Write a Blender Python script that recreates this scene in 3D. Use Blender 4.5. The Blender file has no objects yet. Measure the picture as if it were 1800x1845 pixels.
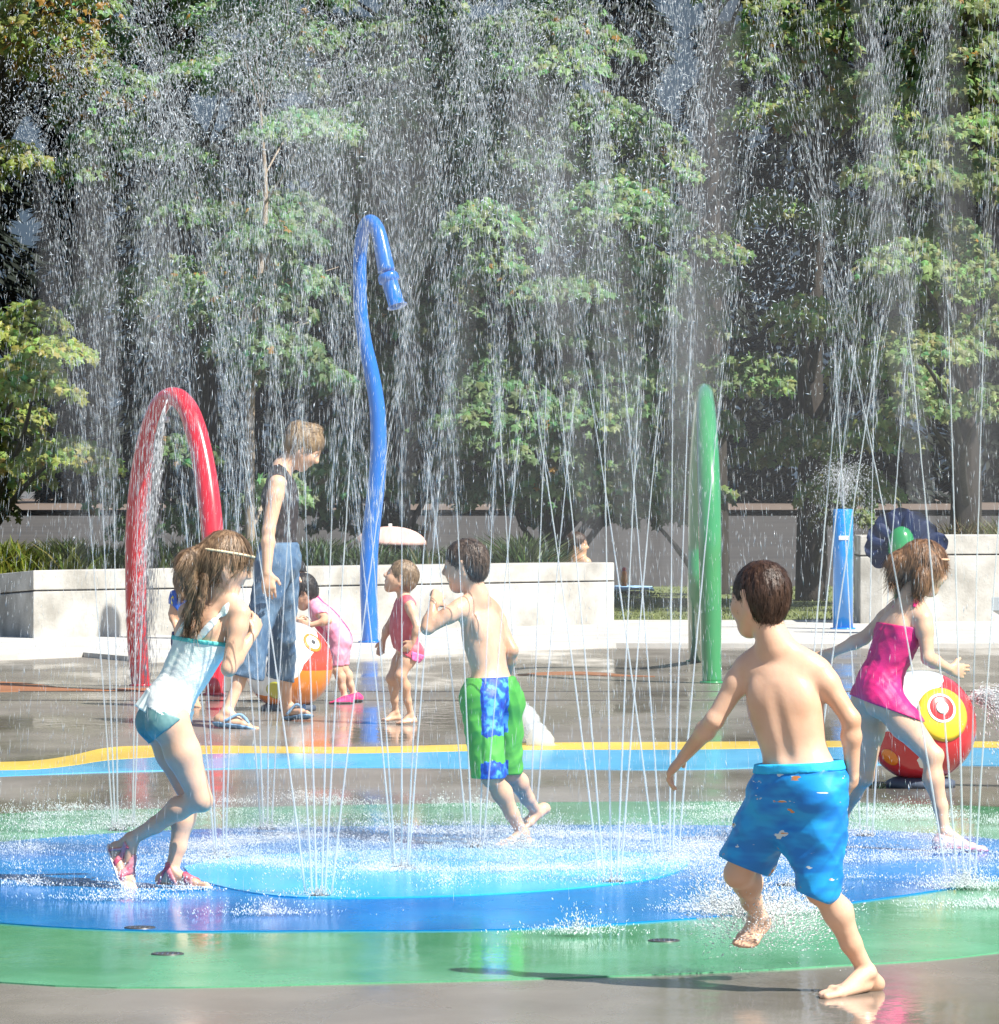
import bpy, math, random, colorsys
import numpy as np
import openvdb
from mathutils import Vector, Matrix

random.seed(7); RNG = np.random.default_rng(11)
SC = bpy.context.scene; COL = SC.collection
FPX, CAMZ, HZN = 9000.0, 1.27, 868.0

def P(px, py, Y):
    return np.array([(px-900.0)*Y/FPX, Y, CAMZ-(py-HZN)*Y/FPX])
def GY(py): return FPX*CAMZ/(py-HZN)
def G(px, py):
    p = P(px, py, GY(py)); p[2] = 0.0; return p
def nz(v):
    v = np.asarray(v, float); return v/(np.linalg.norm(v)+1e-12)

# ---------------------------------------------------------------- objects
def tag(o, label=None, cat=None, group=None, kind=None):
    if label: o['label'] = label
    if cat: o['category'] = cat
    if group: o['group'] = group
    if kind: o['kind'] = kind
    return o
def empty(name, loc, label, cat, group=None, kind=None):
    o = bpy.data.objects.new(name, None); COL.objects.link(o)
    o.location = Vector([float(c) for c in loc]); o.empty_display_size = .1
    return tag(o, label, cat, group, kind)
def link(name, me, mat, parent=None, smooth=True):
    o = bpy.data.objects.new(name, me); COL.objects.link(o)
    if mat is not None:
        for m in (mat if isinstance(mat, (list, tuple)) else [mat]): me.materials.append(m)
    me.polygons.foreach_set('use_smooth', np.full(len(me.polygons), bool(smooth)))
    if parent is not None:
        o.parent = parent
        pl = parent.location if parent.parent is None else parent.location+parent.parent.location
        # meshes are built in world coordinates: shift the data so that the part sits under its thing
        me.transform(Matrix.Translation(-pl))
    return o
def mesh_np(name, V, faces, smooth=True, cols=None):
    """V (n,3); faces list of (m,k) int arrays (each constant k)"""
    me = bpy.data.meshes.new(name)
    V = np.asarray(V, np.float32)
    if not isinstance(faces, list): faces = [faces]
    faces = [np.asarray(f, np.int32) for f in faces if len(f)]
    me.vertices.add(len(V)); me.vertices.foreach_set('co', V.ravel())
    tot = np.concatenate([np.full(len(f), f.shape[1], np.int32) for f in faces])
    idx = np.concatenate([f.ravel() for f in faces])
    me.loops.add(len(idx)); me.loops.foreach_set('vertex_index', idx)
    me.polygons.add(len(tot))
    st = np.zeros(len(tot), np.int32); st[1:] = np.cumsum(tot)[:-1]
    me.polygons.foreach_set('loop_start', st); me.polygons.foreach_set('loop_total', tot)
    me.update(calc_edges=True)
    if cols is not None:
        a = me.color_attributes.new('Col', 'FLOAT_COLOR', 'POINT')
        c = np.ones((len(V), 4), np.float32); c[:, :3] = cols
        a.data.foreach_set('color', c.ravel())
    return me
class MB:
    """collects boxes, tubes, lathes"""
    def __init__(s): s.v = []; s.f = {}; s.n = 0
    def add(s, V, F):
        V = np.asarray(V, float)
        for f in F:
            s.f.setdefault(len(f), []).append([i+s.n for i in f])
        s.v.append(V); s.n += len(V); return s
    def box(s, c, size, R=None):
        c = np.array(c, float); h = np.array(size, float)/2
        V = np.array([[x, y, z] for x in (-1, 1) for y in (-1, 1) for z in (-1, 1)])*h
        if R is not None: V = V@np.array(R).T
        return s.add(V+c, [(0,1,3,2),(4,6,7,5),(0,4,5,1),(2,3,7,6),(0,2,6,4),(1,5,7,3)])
    def tube(s, pts, rad, n=16, cap=True, flat=None):
        pts = [np.asarray(p, float) for p in pts]; m = len(pts)
        if not hasattr(rad, '__len__'): rad = [rad]*m
        T = [nz(pts[min(i+1, m-1)]-pts[max(i-1, 0)]) for i in range(m)]
        up = np.array([0, 0, 1.]) if abs(T[0][2]) < .9 else np.array([0, 1., 0])
        a = nz(np.cross(T[0], up)); V = []
        for i in range(m):
            a = nz(a-T[i]*np.dot(a, T[i])); b = np.cross(T[i], a)
            for k in range(n):
                t = 2*math.pi*k/n; V.append(pts[i]+rad[i]*(math.cos(t)*a+math.sin(t)*b))
        F = [(i*n+k, i*n+(k+1) % n, (i+1)*n+(k+1) % n, (i+1)*n+k) for i in range(m-1) for k in range(n)]
        if cap: F += [tuple(range(n))[::-1], tuple((m-1)*n+k for k in range(n))]
        return s.add(V, F)
    def lathe(s, prof, c=(0,0,0), n=32, ax=(0,0,1)):
        ax = nz(ax); a = nz(np.cross(ax, [1,0,0] if abs(ax[0]) < .9 else [0,1,0])); b = np.cross(ax, a); V = []
        for r, z in prof:
            for k in range(n):
                t = 2*math.pi*k/n; V.append(np.array(c)+ax*z+r*(math.cos(t)*a+math.sin(t)*b))
        m = len(prof)
        F = [(i*n+k, i*n+(k+1) % n, (i+1)*n+(k+1) % n, (i+1)*n+k) for i in range(m-1) for k in range(n)]
        F += [tuple(range(n))[::-1], tuple((m-1)*n+k for k in range(n))]
        return s.add(V, F)
    def build(s, name, mat, parent=None, smooth=True, bevel=0):
        F = [np.array(f) for f in s.f.values()]
        me = mesh_np(name, np.concatenate(s.v), F)
        o = link(name, me, mat, parent, smooth)
        if bevel:
            md = o.modifiers.new('b', 'BEVEL'); md.width = bevel; md.segments = 2; md.limit_method = 'ANGLE'
        return o
def spline(pts, n=60):
    """Catmull-Rom through points (any dimension)"""
    p = np.array(pts, float); p = np.vstack([2*p[0]-p[1], p, 2*p[-1]-p[-2]]); out = []
    segs = len(p)-3
    for i in range(n+1):
        u = i/n*segs; k = min(int(u), segs-1); t = u-k
        a, b, c, d = p[k:k+4]
        out.append(.5*((2*b)+(c-a)*t+(2*a-5*b+4*c-d)*t*t+(-a+3*b-3*c+d)*t**3))
    return np.array(out)

# ---------------------------------------------------------------- materials
def newmat(name):
    m = bpy.data.materials.new(name); m.use_nodes = True; nt = m.node_tree
    return m, nt, nt.nodes, nt.nodes['Principled BSDF']
def ramp(N, stops):
    r = N.new('ShaderNodeValToRGB'); cr = r.color_ramp
    while len(cr.elements) < len(stops): cr.elements.new(.5)
    for e, (p, c) in zip(cr.elements, stops):
        e.position = p; e.color = (*c, 1) if len(c) == 3 else c
    return r
def noise(nt, scale, detail=4, vec=None, rough=.55, sc3=None):
    N = nt.nodes; L = nt.links
    n = N.new('ShaderNodeTexNoise'); n.inputs['Scale'].default_value = scale; n.inputs['Detail'].default_value = detail
    n.inputs['Roughness'].default_value = rough
    if vec is None:
        tc = N.new('ShaderNodeTexCoord'); vec = tc.outputs['Object']
    if sc3:
        mp = N.new('ShaderNodeMapping'); mp.inputs['Scale'].default_value = sc3; L.new(vec, mp.inputs[0]); vec = mp.outputs[0]
    L.new(vec, n.inputs['Vector']); return n
def mat(name, c1, c2=None, scale=8, rough=.5, spec=.5, bump=0, bscale=60, metal=0, coat=0, sss=0, sc3=None, r2=None, lo=.35, hi=.65, coatr=.05):
    m, nt, N, b = newmat(name); L = nt.links
    b.inputs['Roughness'].default_value = rough; b.inputs['Metallic'].default_value = metal
    b.inputs['Specular IOR Level'].default_value = spec
    b.inputs['Coat Weight'].default_value = coat; b.inputs['Coat Roughness'].default_value = coatr
    if sss:
        b.inputs['Subsurface Weight'].default_value = sss; b.inputs['Subsurface Radius'].default_value = (.02, .008, .004)
        b.inputs['Subsurface Scale'].default_value = .5
    n = noise(nt, scale, sc3=sc3)
    r = ramp(N, [(lo, c1), (hi, c2 or tuple(min(1, x*1.15) for x in c1))])
    L.new(n.outputs['Fac'], r.inputs[0]); L.new(r.outputs[0], b.inputs['Base Color'])
    if r2 is not None:
        mr = N.new('ShaderNodeMapRange'); mr.inputs['From Min'].default_value = lo; mr.inputs['From Max'].default_value = hi
        mr.inputs['To Min'].default_value = rough; mr.inputs['To Max'].default_value = r2
        L.new(n.outputs['Fac'], mr.inputs[0]); L.new(mr.outputs[0], b.inputs['Roughness'])
    if bump:
        n2 = noise(nt, bscale, sc3=sc3); bp = N.new('ShaderNodeBump'); bp.inputs['Strength'].default_value = bump; bp.inputs['Distance'].default_value = .01
        L.new(n2.outputs['Fac'], bp.inputs['Height']); L.new(bp.outputs[0], b.inputs['Normal'])
    return m

# ---------------------------------------------------------------- signed-distance figures
BG = .03
class Fld:
    def __init__(s, lo, hi, h):
        s.lo = np.array(lo, float); s.h = h
        s.n = np.ceil((np.array(hi)-s.lo)/h).astype(int)+1
        s.D = np.full(s.n, BG*1.6, np.float32)
    def sl(s, lo, hi):
        a = np.clip(np.floor((lo-s.lo)/s.h).astype(int), 0, s.n-1); b = np.clip(np.ceil((hi-s.lo)/s.h).astype(int)+1, 1, s.n)
        return a, b
    def xyz(s, a, b):
        return [(s.lo[i]+s.h*np.arange(a[i], b[i])).reshape([-1 if j == i else 1 for j in range(3)]) for i in range(3)]
    def full(s): return s.xyz(np.zeros(3, int), s.n)
    def mesh(s, name):
        D = np.clip(s.D, -BG, BG).astype(np.float32)
        g = openvdb.FloatGrid(BG); g.copyFromArray(D)
        pts, quads = g.convertToPolygons(isovalue=0.0, adaptivity=0.0)[:2]
        if quads.shape[1] == 3: pts, _, quads = g.convertToPolygons(isovalue=0.0, adaptivity=0.0)
        pts = pts*s.h+s.lo
        # orientation
        a, b, c = pts[quads[:, 0]], pts[quads[:, 1]], pts[quads[:, 2]]
        d = pts[quads[:, 3]]; nn = np.cross(c-a, d-b); vol = ((a+c)/2*nn).sum()
        if vol < 0: quads = quads[:, ::-1]
        if getattr(s, 'largest', False):
            lab = np.arange(len(pts))
            for _ in range(400):
                m = lab[quads].min(1); new = lab.copy(); np.minimum.at(new, quads.ravel(), np.repeat(m, 4))
                if (new == lab).all(): break
                lab = new
            u_, c_ = np.unique(lab[quads[:, 0]], return_counts=True); quads = quads[lab[quads[:, 0]] == u_[c_.argmax()]]
            used = np.unique(quads); remap = np.zeros(len(pts), int); remap[used] = np.arange(len(used)); pts = pts[used]; quads = remap[quads]
        return mesh_np(name, pts, quads)
def smin(a, b, k):
    h = np.maximum(k-np.abs(a-b), 0)/k
    return np.minimum(a, b)-h*h*k*.25
def cone_sd(X, a, b, ra, rb, n=None, f=1):
    ba = b-a; L2 = max(float(ba@ba), 1e-12)
    q = [X[i]-a[i] for i in range(3)]
    t = np.clip((q[0]*ba[0]+q[1]*ba[1]+q[2]*ba[2])/L2, 0, 1)
    q = [q[i]-t*ba[i] for i in range(3)]
    if n is not None:
        w = (1/f-1)*(q[0]*n[0]+q[1]*n[1]+q[2]*n[2]); q = [q[i]+w*n[i] for i in range(3)]
    return np.sqrt(q[0]**2+q[1]**2+q[2]**2)-(ra+t*(rb-ra))
def ell_sd(X, c, r, R):
    q = [X[i]-c[i] for i in range(3)]
    u = [(q[0]*R[j][0]+q[1]*R[j][1]+q[2]*R[j][2])/r[j] for j in range(3)]
    k0 = np.sqrt(u[0]**2+u[1]**2+u[2]**2)+1e-9
    k1 = np.sqrt((u[0]/r[0])**2+(u[1]/r[1])**2+(u[2]/r[2])**2)+1e-9
    return k0*(k0-1)/k1
class Sdf:
    def __init__(s): s.p = []
    def cone(s, tag_, a, b, ra, rb=None, k=.012, n=None, f=1, sub=False):
        a = np.array(a, float); b = np.array(b, float); rb = ra if rb is None else rb
        R = max(ra, rb)+BG*1.2
        lo = np.minimum(a, b)-R; hi = np.maximum(a, b)+R
        s.p.append((tag_, lo, hi, k, sub, lambda X: cone_sd(X, a, b, ra, rb, None if n is None else nz(n), f)))
    def chain(s, tag_, pts, rs, k=.012, **kw):
        for i in range(len(pts)-1): s.cone(tag_, pts[i], pts[i+1], rs[i], rs[i+1], k, **kw)
    def ell(s, tag_, c, r, R=None, k=.015, sub=False):
        c = np.array(c, float); R = np.eye(3) if R is None else np.array(R, float); m = max(r)+BG*1.2
        s.p.append((tag_, c-m, c+m, k, sub, lambda X: ell_sd(X, c, r, R)))
    def bounds(s, tags=None, pad=.0):
        q = [p for p in s.p if (tags is None or p[0] in tags) and not p[4]]
        return np.min([p[1] for p in q], 0)-pad, np.max([p[2] for p in q], 0)+pad
    def field(s, h, tags=None, off=0., dil=0.):
        lo, hi = s.bounds(tags); F = Fld(lo, hi, h)
        for tg, l, u, k, sub, fn in s.p:
            if tags is not None and tg not in tags: continue
            a, b = F.sl(l, u)
            if (b <= a).any(): continue
            X = F.xyz(a, b); d = fn(X)
            sl = tuple(slice(a[i], b[i]) for i in range(3)); cur = F.D[sl]
            F.D[sl] = -smin(-cur, d, k) if sub else smin(cur, d, k)
        F.D -= off
        return F
def plane(p, n):
    p = np.array(p, float); n = nz(n)
    return lambda X: (X[0]-p[0])*n[0]+(X[1]-p[1])*n[1]+(X[2]-p[2])*n[2]
def wrinkle(X, amp, sc=40, dirs=((1, .3, .6), (.2, 1, -.7), (-.6, .2, 1)), seed=0):
    r = np.random.default_rng(seed); w = 0
    for d in dirs:
        d = np.array(d); ph = r.uniform(0, 6.28); s2 = sc*r.uniform(.7, 1.5)
        v = np.sin((X[0]*d[0]+X[1]*d[1]+X[2]*d[2])*s2+ph+1.7*np.sin((X[0]*d[2]+X[2]*d[1]+X[1])*s2*.43+ph*2))
        w = w+(v if sc > 200 or sc < 38 else (1.25*np.abs(v)-.8)*(1+.6*np.sin((X[2]-X[0])*s2*.3+ph)))
    return w*amp/3

def frame(f, u):
    f = nz(f); r = nz(np.cross(f, u)); u = np.cross(r, f)
    return f, r, u

def add_head(S, c, f, u, H, neckbase, neck_r, male=False, k=.01):
    f, r, u = frame(f, u); R = [f, r, u]
    q = lambda a, b, d: c+H*(a*f+b*r+d*u)
    kk = k*H/.2
    S.ell('head', q(-.05, 0, .12), (.42*H, .335*H, .38*H), R, k=kk)
    S.ell('head', q(.11, 0, -.15), (.28*H, .265*H, .32*H), R, k=3*kk)
    S.cone('head', q(.25, 0, -.40), q(.24, 0, -.42), .09*H, .085*H, k=3*kk)
    for s in (-1, 1):
        S.cone('head', q(-.06, s*.23, -.20), q(.22, s*.06, -.42), .07*H, .06*H, k=3*kk)
        S.ell('head', q(.25, s*.14, -.13), (.12*H, .11*H, .12*H), R, k=3*kk)
        S.cone('head', q(.33, s*.05, .085), q(.28, s*.2, .07), .045*H, .03*H, k=2*kk)
        S.ell('head', q(.405, s*.135, .005), (.055*H, .075*H, .05*H), R, k=2*kk, sub=True)
        S.cone('head', q(.435, s*.045, -.125), q(.40, s*.05, -.12), .032*H, .03*H, k=kk)
        S.cone('head', q(-.03, s*.35, .05), q(-.05, s*.325, -.10), .062*H, .04*H, k=.6*kk, n=r, f=.45)
        S.ell('head', q(-.015, s*.385, .02), (.03*H, .02*H, .045*H), R, k=.6*kk, sub=True)
    S.cone('head', q(.36, 0, .05), q(.455, 0, -.095), .035*H, .05*H, k=1.4*kk)
    for dz, rr, ff in ((-.225, .024, .375), (-.272, .028, .368)):
        S.cone('head', q(ff-.02, -.075, dz), q(ff+.012, 0, dz+.004), rr*H*.8, rr*H, k=.5*kk)
        S.cone('head', q(ff+.012, 0, dz+.004), q(ff-.02, .075, dz), rr*H, rr*H*.8, k=.5*kk)
    S.cone('torso', q(-.1, 0, -.18), neckbase, neck_r*.95, neck_r*1.1, k=.02)
    return dict(q=q, f=f, r=r, u=u, H=H, c=c)

def add_hand(S, tg, w, tip, n, side, s, curl=(.35, .4, .5, .55), spread=.12, vox=.004):
    """w wrist, tip towards the fingers, n palm normal, side +1/-1 thumb side"""
    d = nz(tip-w); n = nz(n-d*np.dot(n, d)); l = np.cross(d, n)*side
    kk = .007*s; mr = vox*1.35
    offs = (.030, .010, -.011, -.030); L = (.070, .078, .072, .056)
    S.cone(tg, w-d*.01*s, w+d*.055*s, .024*s, .034*s, k=.012*s, n=n, f=.5)
    for i in range(4):
        kn = w+d*(.088-.004*abs(i-1))*s+l*offs[i]*s
        S.cone(tg, w+l*offs[i]*.45*s+d*.01*s, kn, .014*s, .0115*s, k=.012*s)
        dd = nz(d+l*offs[i]*spread*30*.1); p = kn; ang = 0; r0 = max(.0088*s, mr)
        for j, fr in enumerate((.45, .3, .25)):
            ang += curl[i]*(1.0, 1.3, .8)[j]
            e = math.cos(ang)*dd+math.sin(ang)*n; p2 = p+e*L[i]*s*fr
            S.cone(tg, p, p2, r0, r0*.92, k=kk*.5); p = p2; r0 *= .93
    b0 = w+d*.022*s+l*.024*s; e = nz(.62*d+.72*l+.3*n); p1 = b0+e*.036*s; p2 = p1+nz(.85*d+.35*l+.4*n)*.032*s
    S.cone(tg, b0, p1, .015*s, max(.0115*s, mr), k=.012*s); S.cone(tg, p1, p2, max(.011*s, mr), max(.009*s, mr), k=kk*.5)

def add_foot(S, tg, A, heel, toe, s, side, vox=.004):
    """A ankle joint, heel/toe sole points; side = direction (+r) of the big toe"""
    d = nz(toe-heel); u = A-heel; u = nz(u-d*np.dot(u, d)); l = np.cross(d, u)*side
    L = np.linalg.norm(toe-heel); k = .016*s
    S.cone(tg, heel+d*.10*L+u*.028*s, heel+d*.16*L+u*.034*s, .028*s, .030*s, k=k)
    S.cone(tg, A, heel+d*.14*L+u*.035*s, .031*s, .028*s, k=k)
    S.cone(tg, A+d*.01*s, heel+d*.62*L+u*.026*s+l*.006*s, .034*s, .022*s, k=k, n=u, f=.85)
    S.cone(tg, heel+d*.2*L+u*.022*s-l*.010*s, heel+d*.68*L+u*.016*s-l*.026*s, .022*s, .017*s, k=k)
    S.cone(tg, heel+d*.3*L+u*.032*s+l*.010*s, heel+d*.74*L+u*.019*s+l*.022*s, .022*s, .019*s, k=k)
    S.cone(tg, heel+d*.70*L+u*.017*s-l*.024*s, heel+d*.74*L+u*.018*s+l*.02*s, .016*s, .018*s, k=k)
    mr = vox*1.3
    for i, (o, e, r) in enumerate(((.028, 1., .0135), (.011, .99, .0105), (-.003, .955, .0098), (-.017, .915, .0092), (-.030, .865, .0088))):
        r = max(r*s, mr*.9)
        S.cone(tg, heel+d*.74*L+l*o*.9*s+u*.017*s, heel+d*(e*L-r)+l*o*s+u*r*1.05, r*.95, r, k=.004*s)

class Person:
    """joints in picture pixels + depth offset in metres"""
    def __init__(s, Y0, J, fwd, u, Hd, head_f, head_u=(0, 0, 1), vox=.004, k=.018, hand_n=None, curls=None, chestr=1., waistr=1., thigh=1., armr=1.):
        s.Y0 = Y0; s.vox = vox; s.S = S = Sdf(); s.u = u
        J = {k_: (P(v[0], v[1], Y0+(v[2] if len(v) > 2 else 0))) for k_, v in J.items()}; s.J = J
        s.px = Y0/FPX
        fwd = nz(fwd)
        # torso frame
        lat = nz(J['SR']-J['SL']); up = nz(J['N']-J['P']); lat = nz(lat-up*np.dot(lat, up)); dep = nz(np.cross(up, lat))
        s.lat, s.up, s.dep = lat, up, dep
        hl = nz(J['HR']-J['HL']); R = [lat, dep, up]
        ch = J.get('C', J['N']*.68+J['P']*.32); wa = J.get('W', J['N']*.38+J['P']*.62)
        s.ch, s.wa = ch, wa
        U = u
        S.ell('torso', ch, (.150*U*chestr, .098*U*chestr, .165*U), R, k=k)
        S.ell('torso', (ch+wa)/2, (.138*U*waistr, .092*U*waistr, .16*U), R, k=2.5*k)
        S.ell('torso', wa, (.125*U*waistr, .088*U*waistr, .12*U), R, k=2.5*k)
        S.ell('torso', J['P'], (.148*U, .102*U, .11*U), [hl, nz(np.cross(up, hl)), up], k=2.5*k)
        S.cone('torso', J['SL']*.85+J['SR']*.15, J['SR']*.85+J['SL']*.15, .052*U, .052*U, k=2*k)
        for a in ('L', 'R'):
            S.cone('torso', J['N']+up*.03*U, J['S'+a]*.75+J['N']*.25+up*.012*U, .035*U, .036*U, k=2*k)
            # shoulder blade
            S.ell('torso', ch*.52+J['S'+a]*.48-dep*.060*U-up*.04*U, (.048*U, .030*U, .07*U), R, k=k*.8)
            # glute
            S.ell('torso', J['H'+a]-dep*.045*U-up*.01*U, (.075*U, .07*U, .08*U), R, k=1.5*k)
            A = U*armr
            S.cone('arm'+a, J['S'+a], J['S'+a]*.75+J['E'+a]*.25, .052*A, .047*A, k=k)
            S.cone('arm'+a, J['S'+a]*.75+J['E'+a]*.25, J['E'+a], .047*A, .036*A, k=k)
            m = J['E'+a]*.72+J['W'+a]*.28
            S.cone('arm'+a, J['E'+a], m, .035*A, .038*A, k=k*.8)
            S.cone('arm'+a, m, J['W'+a], .038*A, .0245*A, k=k*.8)
            # leg
            h_, kn, an = J['H'+a], J['K'+a], J['A'+a]; T = thigh
            S.cone('leg'+a, h_, h_*.6+kn*.4, .082*U*T, .076*U*T, k=k*1.3)
            S.cone('leg'+a, h_*.6+kn*.4, kn, .076*U*T, .050*U, k=k)
            bk = (h_+an)/2-kn; sh = nz(an-kn); bk = bk-sh*np.dot(bk, sh)
            bk = nz(bk) if np.linalg.norm(bk) > .02*U else -nz(fwd-sh*np.dot(fwd, sh))
            cf = kn*.70+an*.30+bk*.014*U
            S.cone('shin'+a, kn, cf, .046*U, .051*U, k=k)
            S.cone('shin'+a, cf, kn*.35+an*.65, .051*U, .036*U, k=k)
            S.cone('shin'+a, kn*.35+an*.65, an, .036*U, .029*U, k=k*.8)
            S.ell('shin'+a, kn-bk*.022*U, (.03*U,)*3, k=k*1.2)
            for q_ in (-1, 1):
                S.ell('shin'+a, an+q_*nz(np.cross(sh, bk))*.022*U, (.016*U,)*3, k=.01*U)
            if 'F'+a in J:
                t, he = J['T'+a], J['F'+a]
                d = nz(t-he); uu = nz((an-he)-d*np.dot(an-he, d))
                big = nz(np.cross(d, uu))*(1 if a == 'L' else -1)
                sd = 1 if np.dot(np.cross(d, uu), big) > 0 else -1
                add_foot(S, 'foot'+a, an, he, t, U*1.02, sd, vox)
            hn = (hand_n or {}).get(a, lat*(1 if a == 'L' else -1))
            d = nz(J['X'+a]-J['W'+a]); n_ = nz(np.array(hn)-d*np.dot(hn, d))
            # thumb side: for a right hand with palm n, fingers d: thumb = cross(n,d)... mirrored for left
            sd = 1 if a == 'R' else -1
            add_hand(S, 'hand'+a, J['W'+a], J['X'+a], n_, sd, U*1.0, (curls or {}).get(a, (.3, .35, .42, .5)), vox=vox)
        # spine groove
        S.cone('groove', ch-dep*.115*U+up*.05*U, wa-dep*.10*U-up*.02*U, .004*U, .005*U, k=.045*U, sub=True)
        s.fwd = fwd
        s.hd = add_head(S, J['Hd'], head_f, head_u, Hd, J['N'], .052*U)
    def at(s, px, py, dy=0): return P(px, py, s.Y0+dy)
    def root(s, label, cat='person', group=None):
        J = s.J; x, y = J['P'][0], J['P'][1]
        s.o = empty('person', (x, y, 0), label, cat, group); return s.o
    def body(s, m):
        return link('body', s.S.field(s.vox).mesh('body'), m, s.o)
    def cloth(s, name, tags, off, region, m, amp=0, sc=60, parent=None, h=None, seed=1, label=None):
        F = s.S.field(h or s.vox, tags, off); X = F.full()
        if amp: F.D = F.D+wrinkle(X, amp, sc, seed=seed).astype(np.float32)
        for rg in (region if isinstance(region, (list, tuple)) else [region]):
            if rg is not None: F.D = np.maximum(F.D, rg(X)).astype(np.float32)
        F.largest = name in ('strap',)
        o = link(name, F.mesh(name), m, parent or s.o)
        if label: o['label'] = label
        return o
    def own(s, name, T, m, amp=0, sc=40, region=None, h=None, seed=2, parent=None, off=0, over=(), gap=.009):
        if over:   # the cloth also covers the body it hangs on
            for tg, l, u_, k, sb, fn in s.S.p:
                if tg in over and not sb: T.p.append((tg, l-gap, u_+gap, k, sb, (lambda X, fn=fn: fn(X)-gap)))
        F = T.field(h or s.vox, None, off); X = F.full()
        if amp: F.D = F.D+wrinkle(X, amp, sc, seed=seed).astype(np.float32)
        if region is not None:
            for rg in (region if isinstance(region, (list, tuple)) else [region]): F.D = np.maximum(F.D, rg(X)).astype(np.float32)
        return link(name, F.mesh(name), m, parent or s.o)
    def eyes(s, m_w, m_i):
        q, H, f = s.hd['q'], s.hd['H'], s.hd['f']
        for sd in (-1, 1):
            b = MB(); c = q(.318, sd*.135, .0)
            b.lathe([(max(1e-4, .058*H*math.sin(math.pi*i/10)), -.058*H*math.cos(math.pi*i/10)) for i in range(11)], c, 16, f)
            e = b.build('eye', m_w, s.o)
            b = MB(); b.lathe([(.027*H, .052*H), (.024*H, .0595*H), (.001, .0605*H)], c, 16, f)
            b.build('iris', m_i, s.o)
    def hair(s, m, parts=None, face=(.50, -.20, .40, .46), short=True, n=2500, L=.03, flow=(0, 0, -1), off=.03, lift=.002, extra=None, w=.0012, back=.0):
        """cap of hair: cranium shell minus the face, plus locks, plus loose strands"""
        q, H, f, r, u = [s.hd[k_] for k_ in ('q', 'H', 'f', 'r', 'u')]; R = [f, r, u]
        T = Sdf()
        T.ell('h', q(-.06, 0, .13), ((.42+off)*H, (.335+off)*H, (.38+off)*H), R, k=.01)
        T.ell('h', q(-.20, 0, -.08-back*.5), (.26*H, .27*H, (.26+back)*H), R, k=.03)
        T.ell('h', q(face[0], 0, face[1]), (face[2]*H, .40*H, face[3]*H), R, k=.012, sub=True)
        for sd in (-1, 1):   # uncover the ears
            T.ell('h', q(.02, sd*.42, -.13), (.17*H, .14*H, .17*H), R, k=.008, sub=True)
        if extra: extra(T, q, H)
        F = T.field(s.vox*.9); X = F.full()
        # comb-like ridges
        F.D = F.D+(wrinkle(X, .0022*H/.2, 260, dirs=((1, .1, .1), (.15, 1, .2), (.8, -.7, .1)), seed=5)).astype(np.float32)
        me = F.mesh('hair')
        co = np.empty(len(me.vertices)*3, np.float32); me.vertices.foreach_get('co', co); co = co.reshape(-1, 3)
        no = np.empty(len(me.vertices)*3, np.float32); me.vertices.foreach_get('normal', no); no = no.reshape(-1, 3)
        # strands as thin tapered blades
        out = np.einsum('ij,ij->i', no, co-s.hd['c']) > 0
        idx = RNG.choice(np.nonzero(out)[0], n); p0 = co[idx]; nn = no[idx]
        fl = flow(p0, s) if callable(flow) else np.tile(np.array(flow, float), (n, 1))
        fl = fl+RNG.normal(0, .22, fl.shape); t = fl-nn*np.einsum('ij,ij->i', fl, nn)[:, None]; t /= np.linalg.norm(t, axis=1)[:, None]+1e-9
        Ls = L*RNG.uniform(.5, 1.3, n)[:, None]; sdv = np.cross(t, nn)*w*RNG.uniform(.6, 1.4, n)[:, None]
        V = []; K = 4
        cen = s.hd['c']
        for i in range(K):
            a = i/(K-1); c_ = p0+t*Ls*a+nn*(lift*(1+2*a*(1-a)))-nn*Ls*a*a*.28+np.array([0, 0, -1.])*Ls*a*a*.25
            ww = sdv*(1-.8*a); V += [c_-ww, c_+ww]
        V = np.stack(V, 1); base = (np.arange(n)*2*K)[:, None]
        Fq = np.concatenate([base+np.array([[2*i, 2*i+1, 2*i+3, 2*i+2]]) for i in range(K-1)])
        nl = len(me.loops); li = np.empty(nl, np.int32); me.loops.foreach_get('vertex_index', li)
        Vall = np.concatenate([co, V.reshape(-1, 3)]); Fall = np.concatenate([li.reshape(-1, 4), Fq+len(co)])
        me2 = mesh_np('hair', Vall, Fall)
        return link('hair', me2, m, s.o)
# ================================================================ camera, light, world
cam = bpy.data.cameras.new('camera'); co = bpy.data.objects.new('camera', cam); COL.objects.link(co)
co.location = (0, 0, CAMZ); co.rotation_euler = (math.radians(90), 0, 0)
cam.sensor_fit = 'HORIZONTAL'; cam.sensor_width = 36; cam.lens = 180; cam.shift_y = -54.5/1800
cam.clip_start = .5; cam.clip_end = 5000; SC.camera = co
LD = nz((-.78, .60, -1.12))            # direction the sunlight travels
sun = bpy.data.lights.new('sun', 'SUN'); so = bpy.data.objects.new('sun', sun); COL.objects.link(so)
sun.energy = 5.0; sun.angle = math.radians(.53); sun.color = (1, .95, .86)
so.rotation_euler = Vector(LD).to_track_quat('-Z', 'Y').to_euler(); so.location = (5, -5, 12)
w = bpy.data.worlds.new('World'); SC.world = w; w.use_nodes = True
nt = w.node_tree; bgn = nt.nodes['Background']; sky = nt.nodes.new('ShaderNodeTexSky'); sky.sky_type = 'NISHITA'; sky.sun_disc = False
sky.sun_elevation = math.asin(-LD[2]); sky.sun_rotation = math.atan2(-LD[0], -LD[1])
nt.links.new(sky.outputs[0], bgn.inputs[0]); bgn.inputs[1].default_value = .075
SC.view_settings.view_transform = 'Standard'; SC.view_settings.look = 'None'; SC.view_settings.exposure = .84; SC.view_settings.gamma = 1
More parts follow.
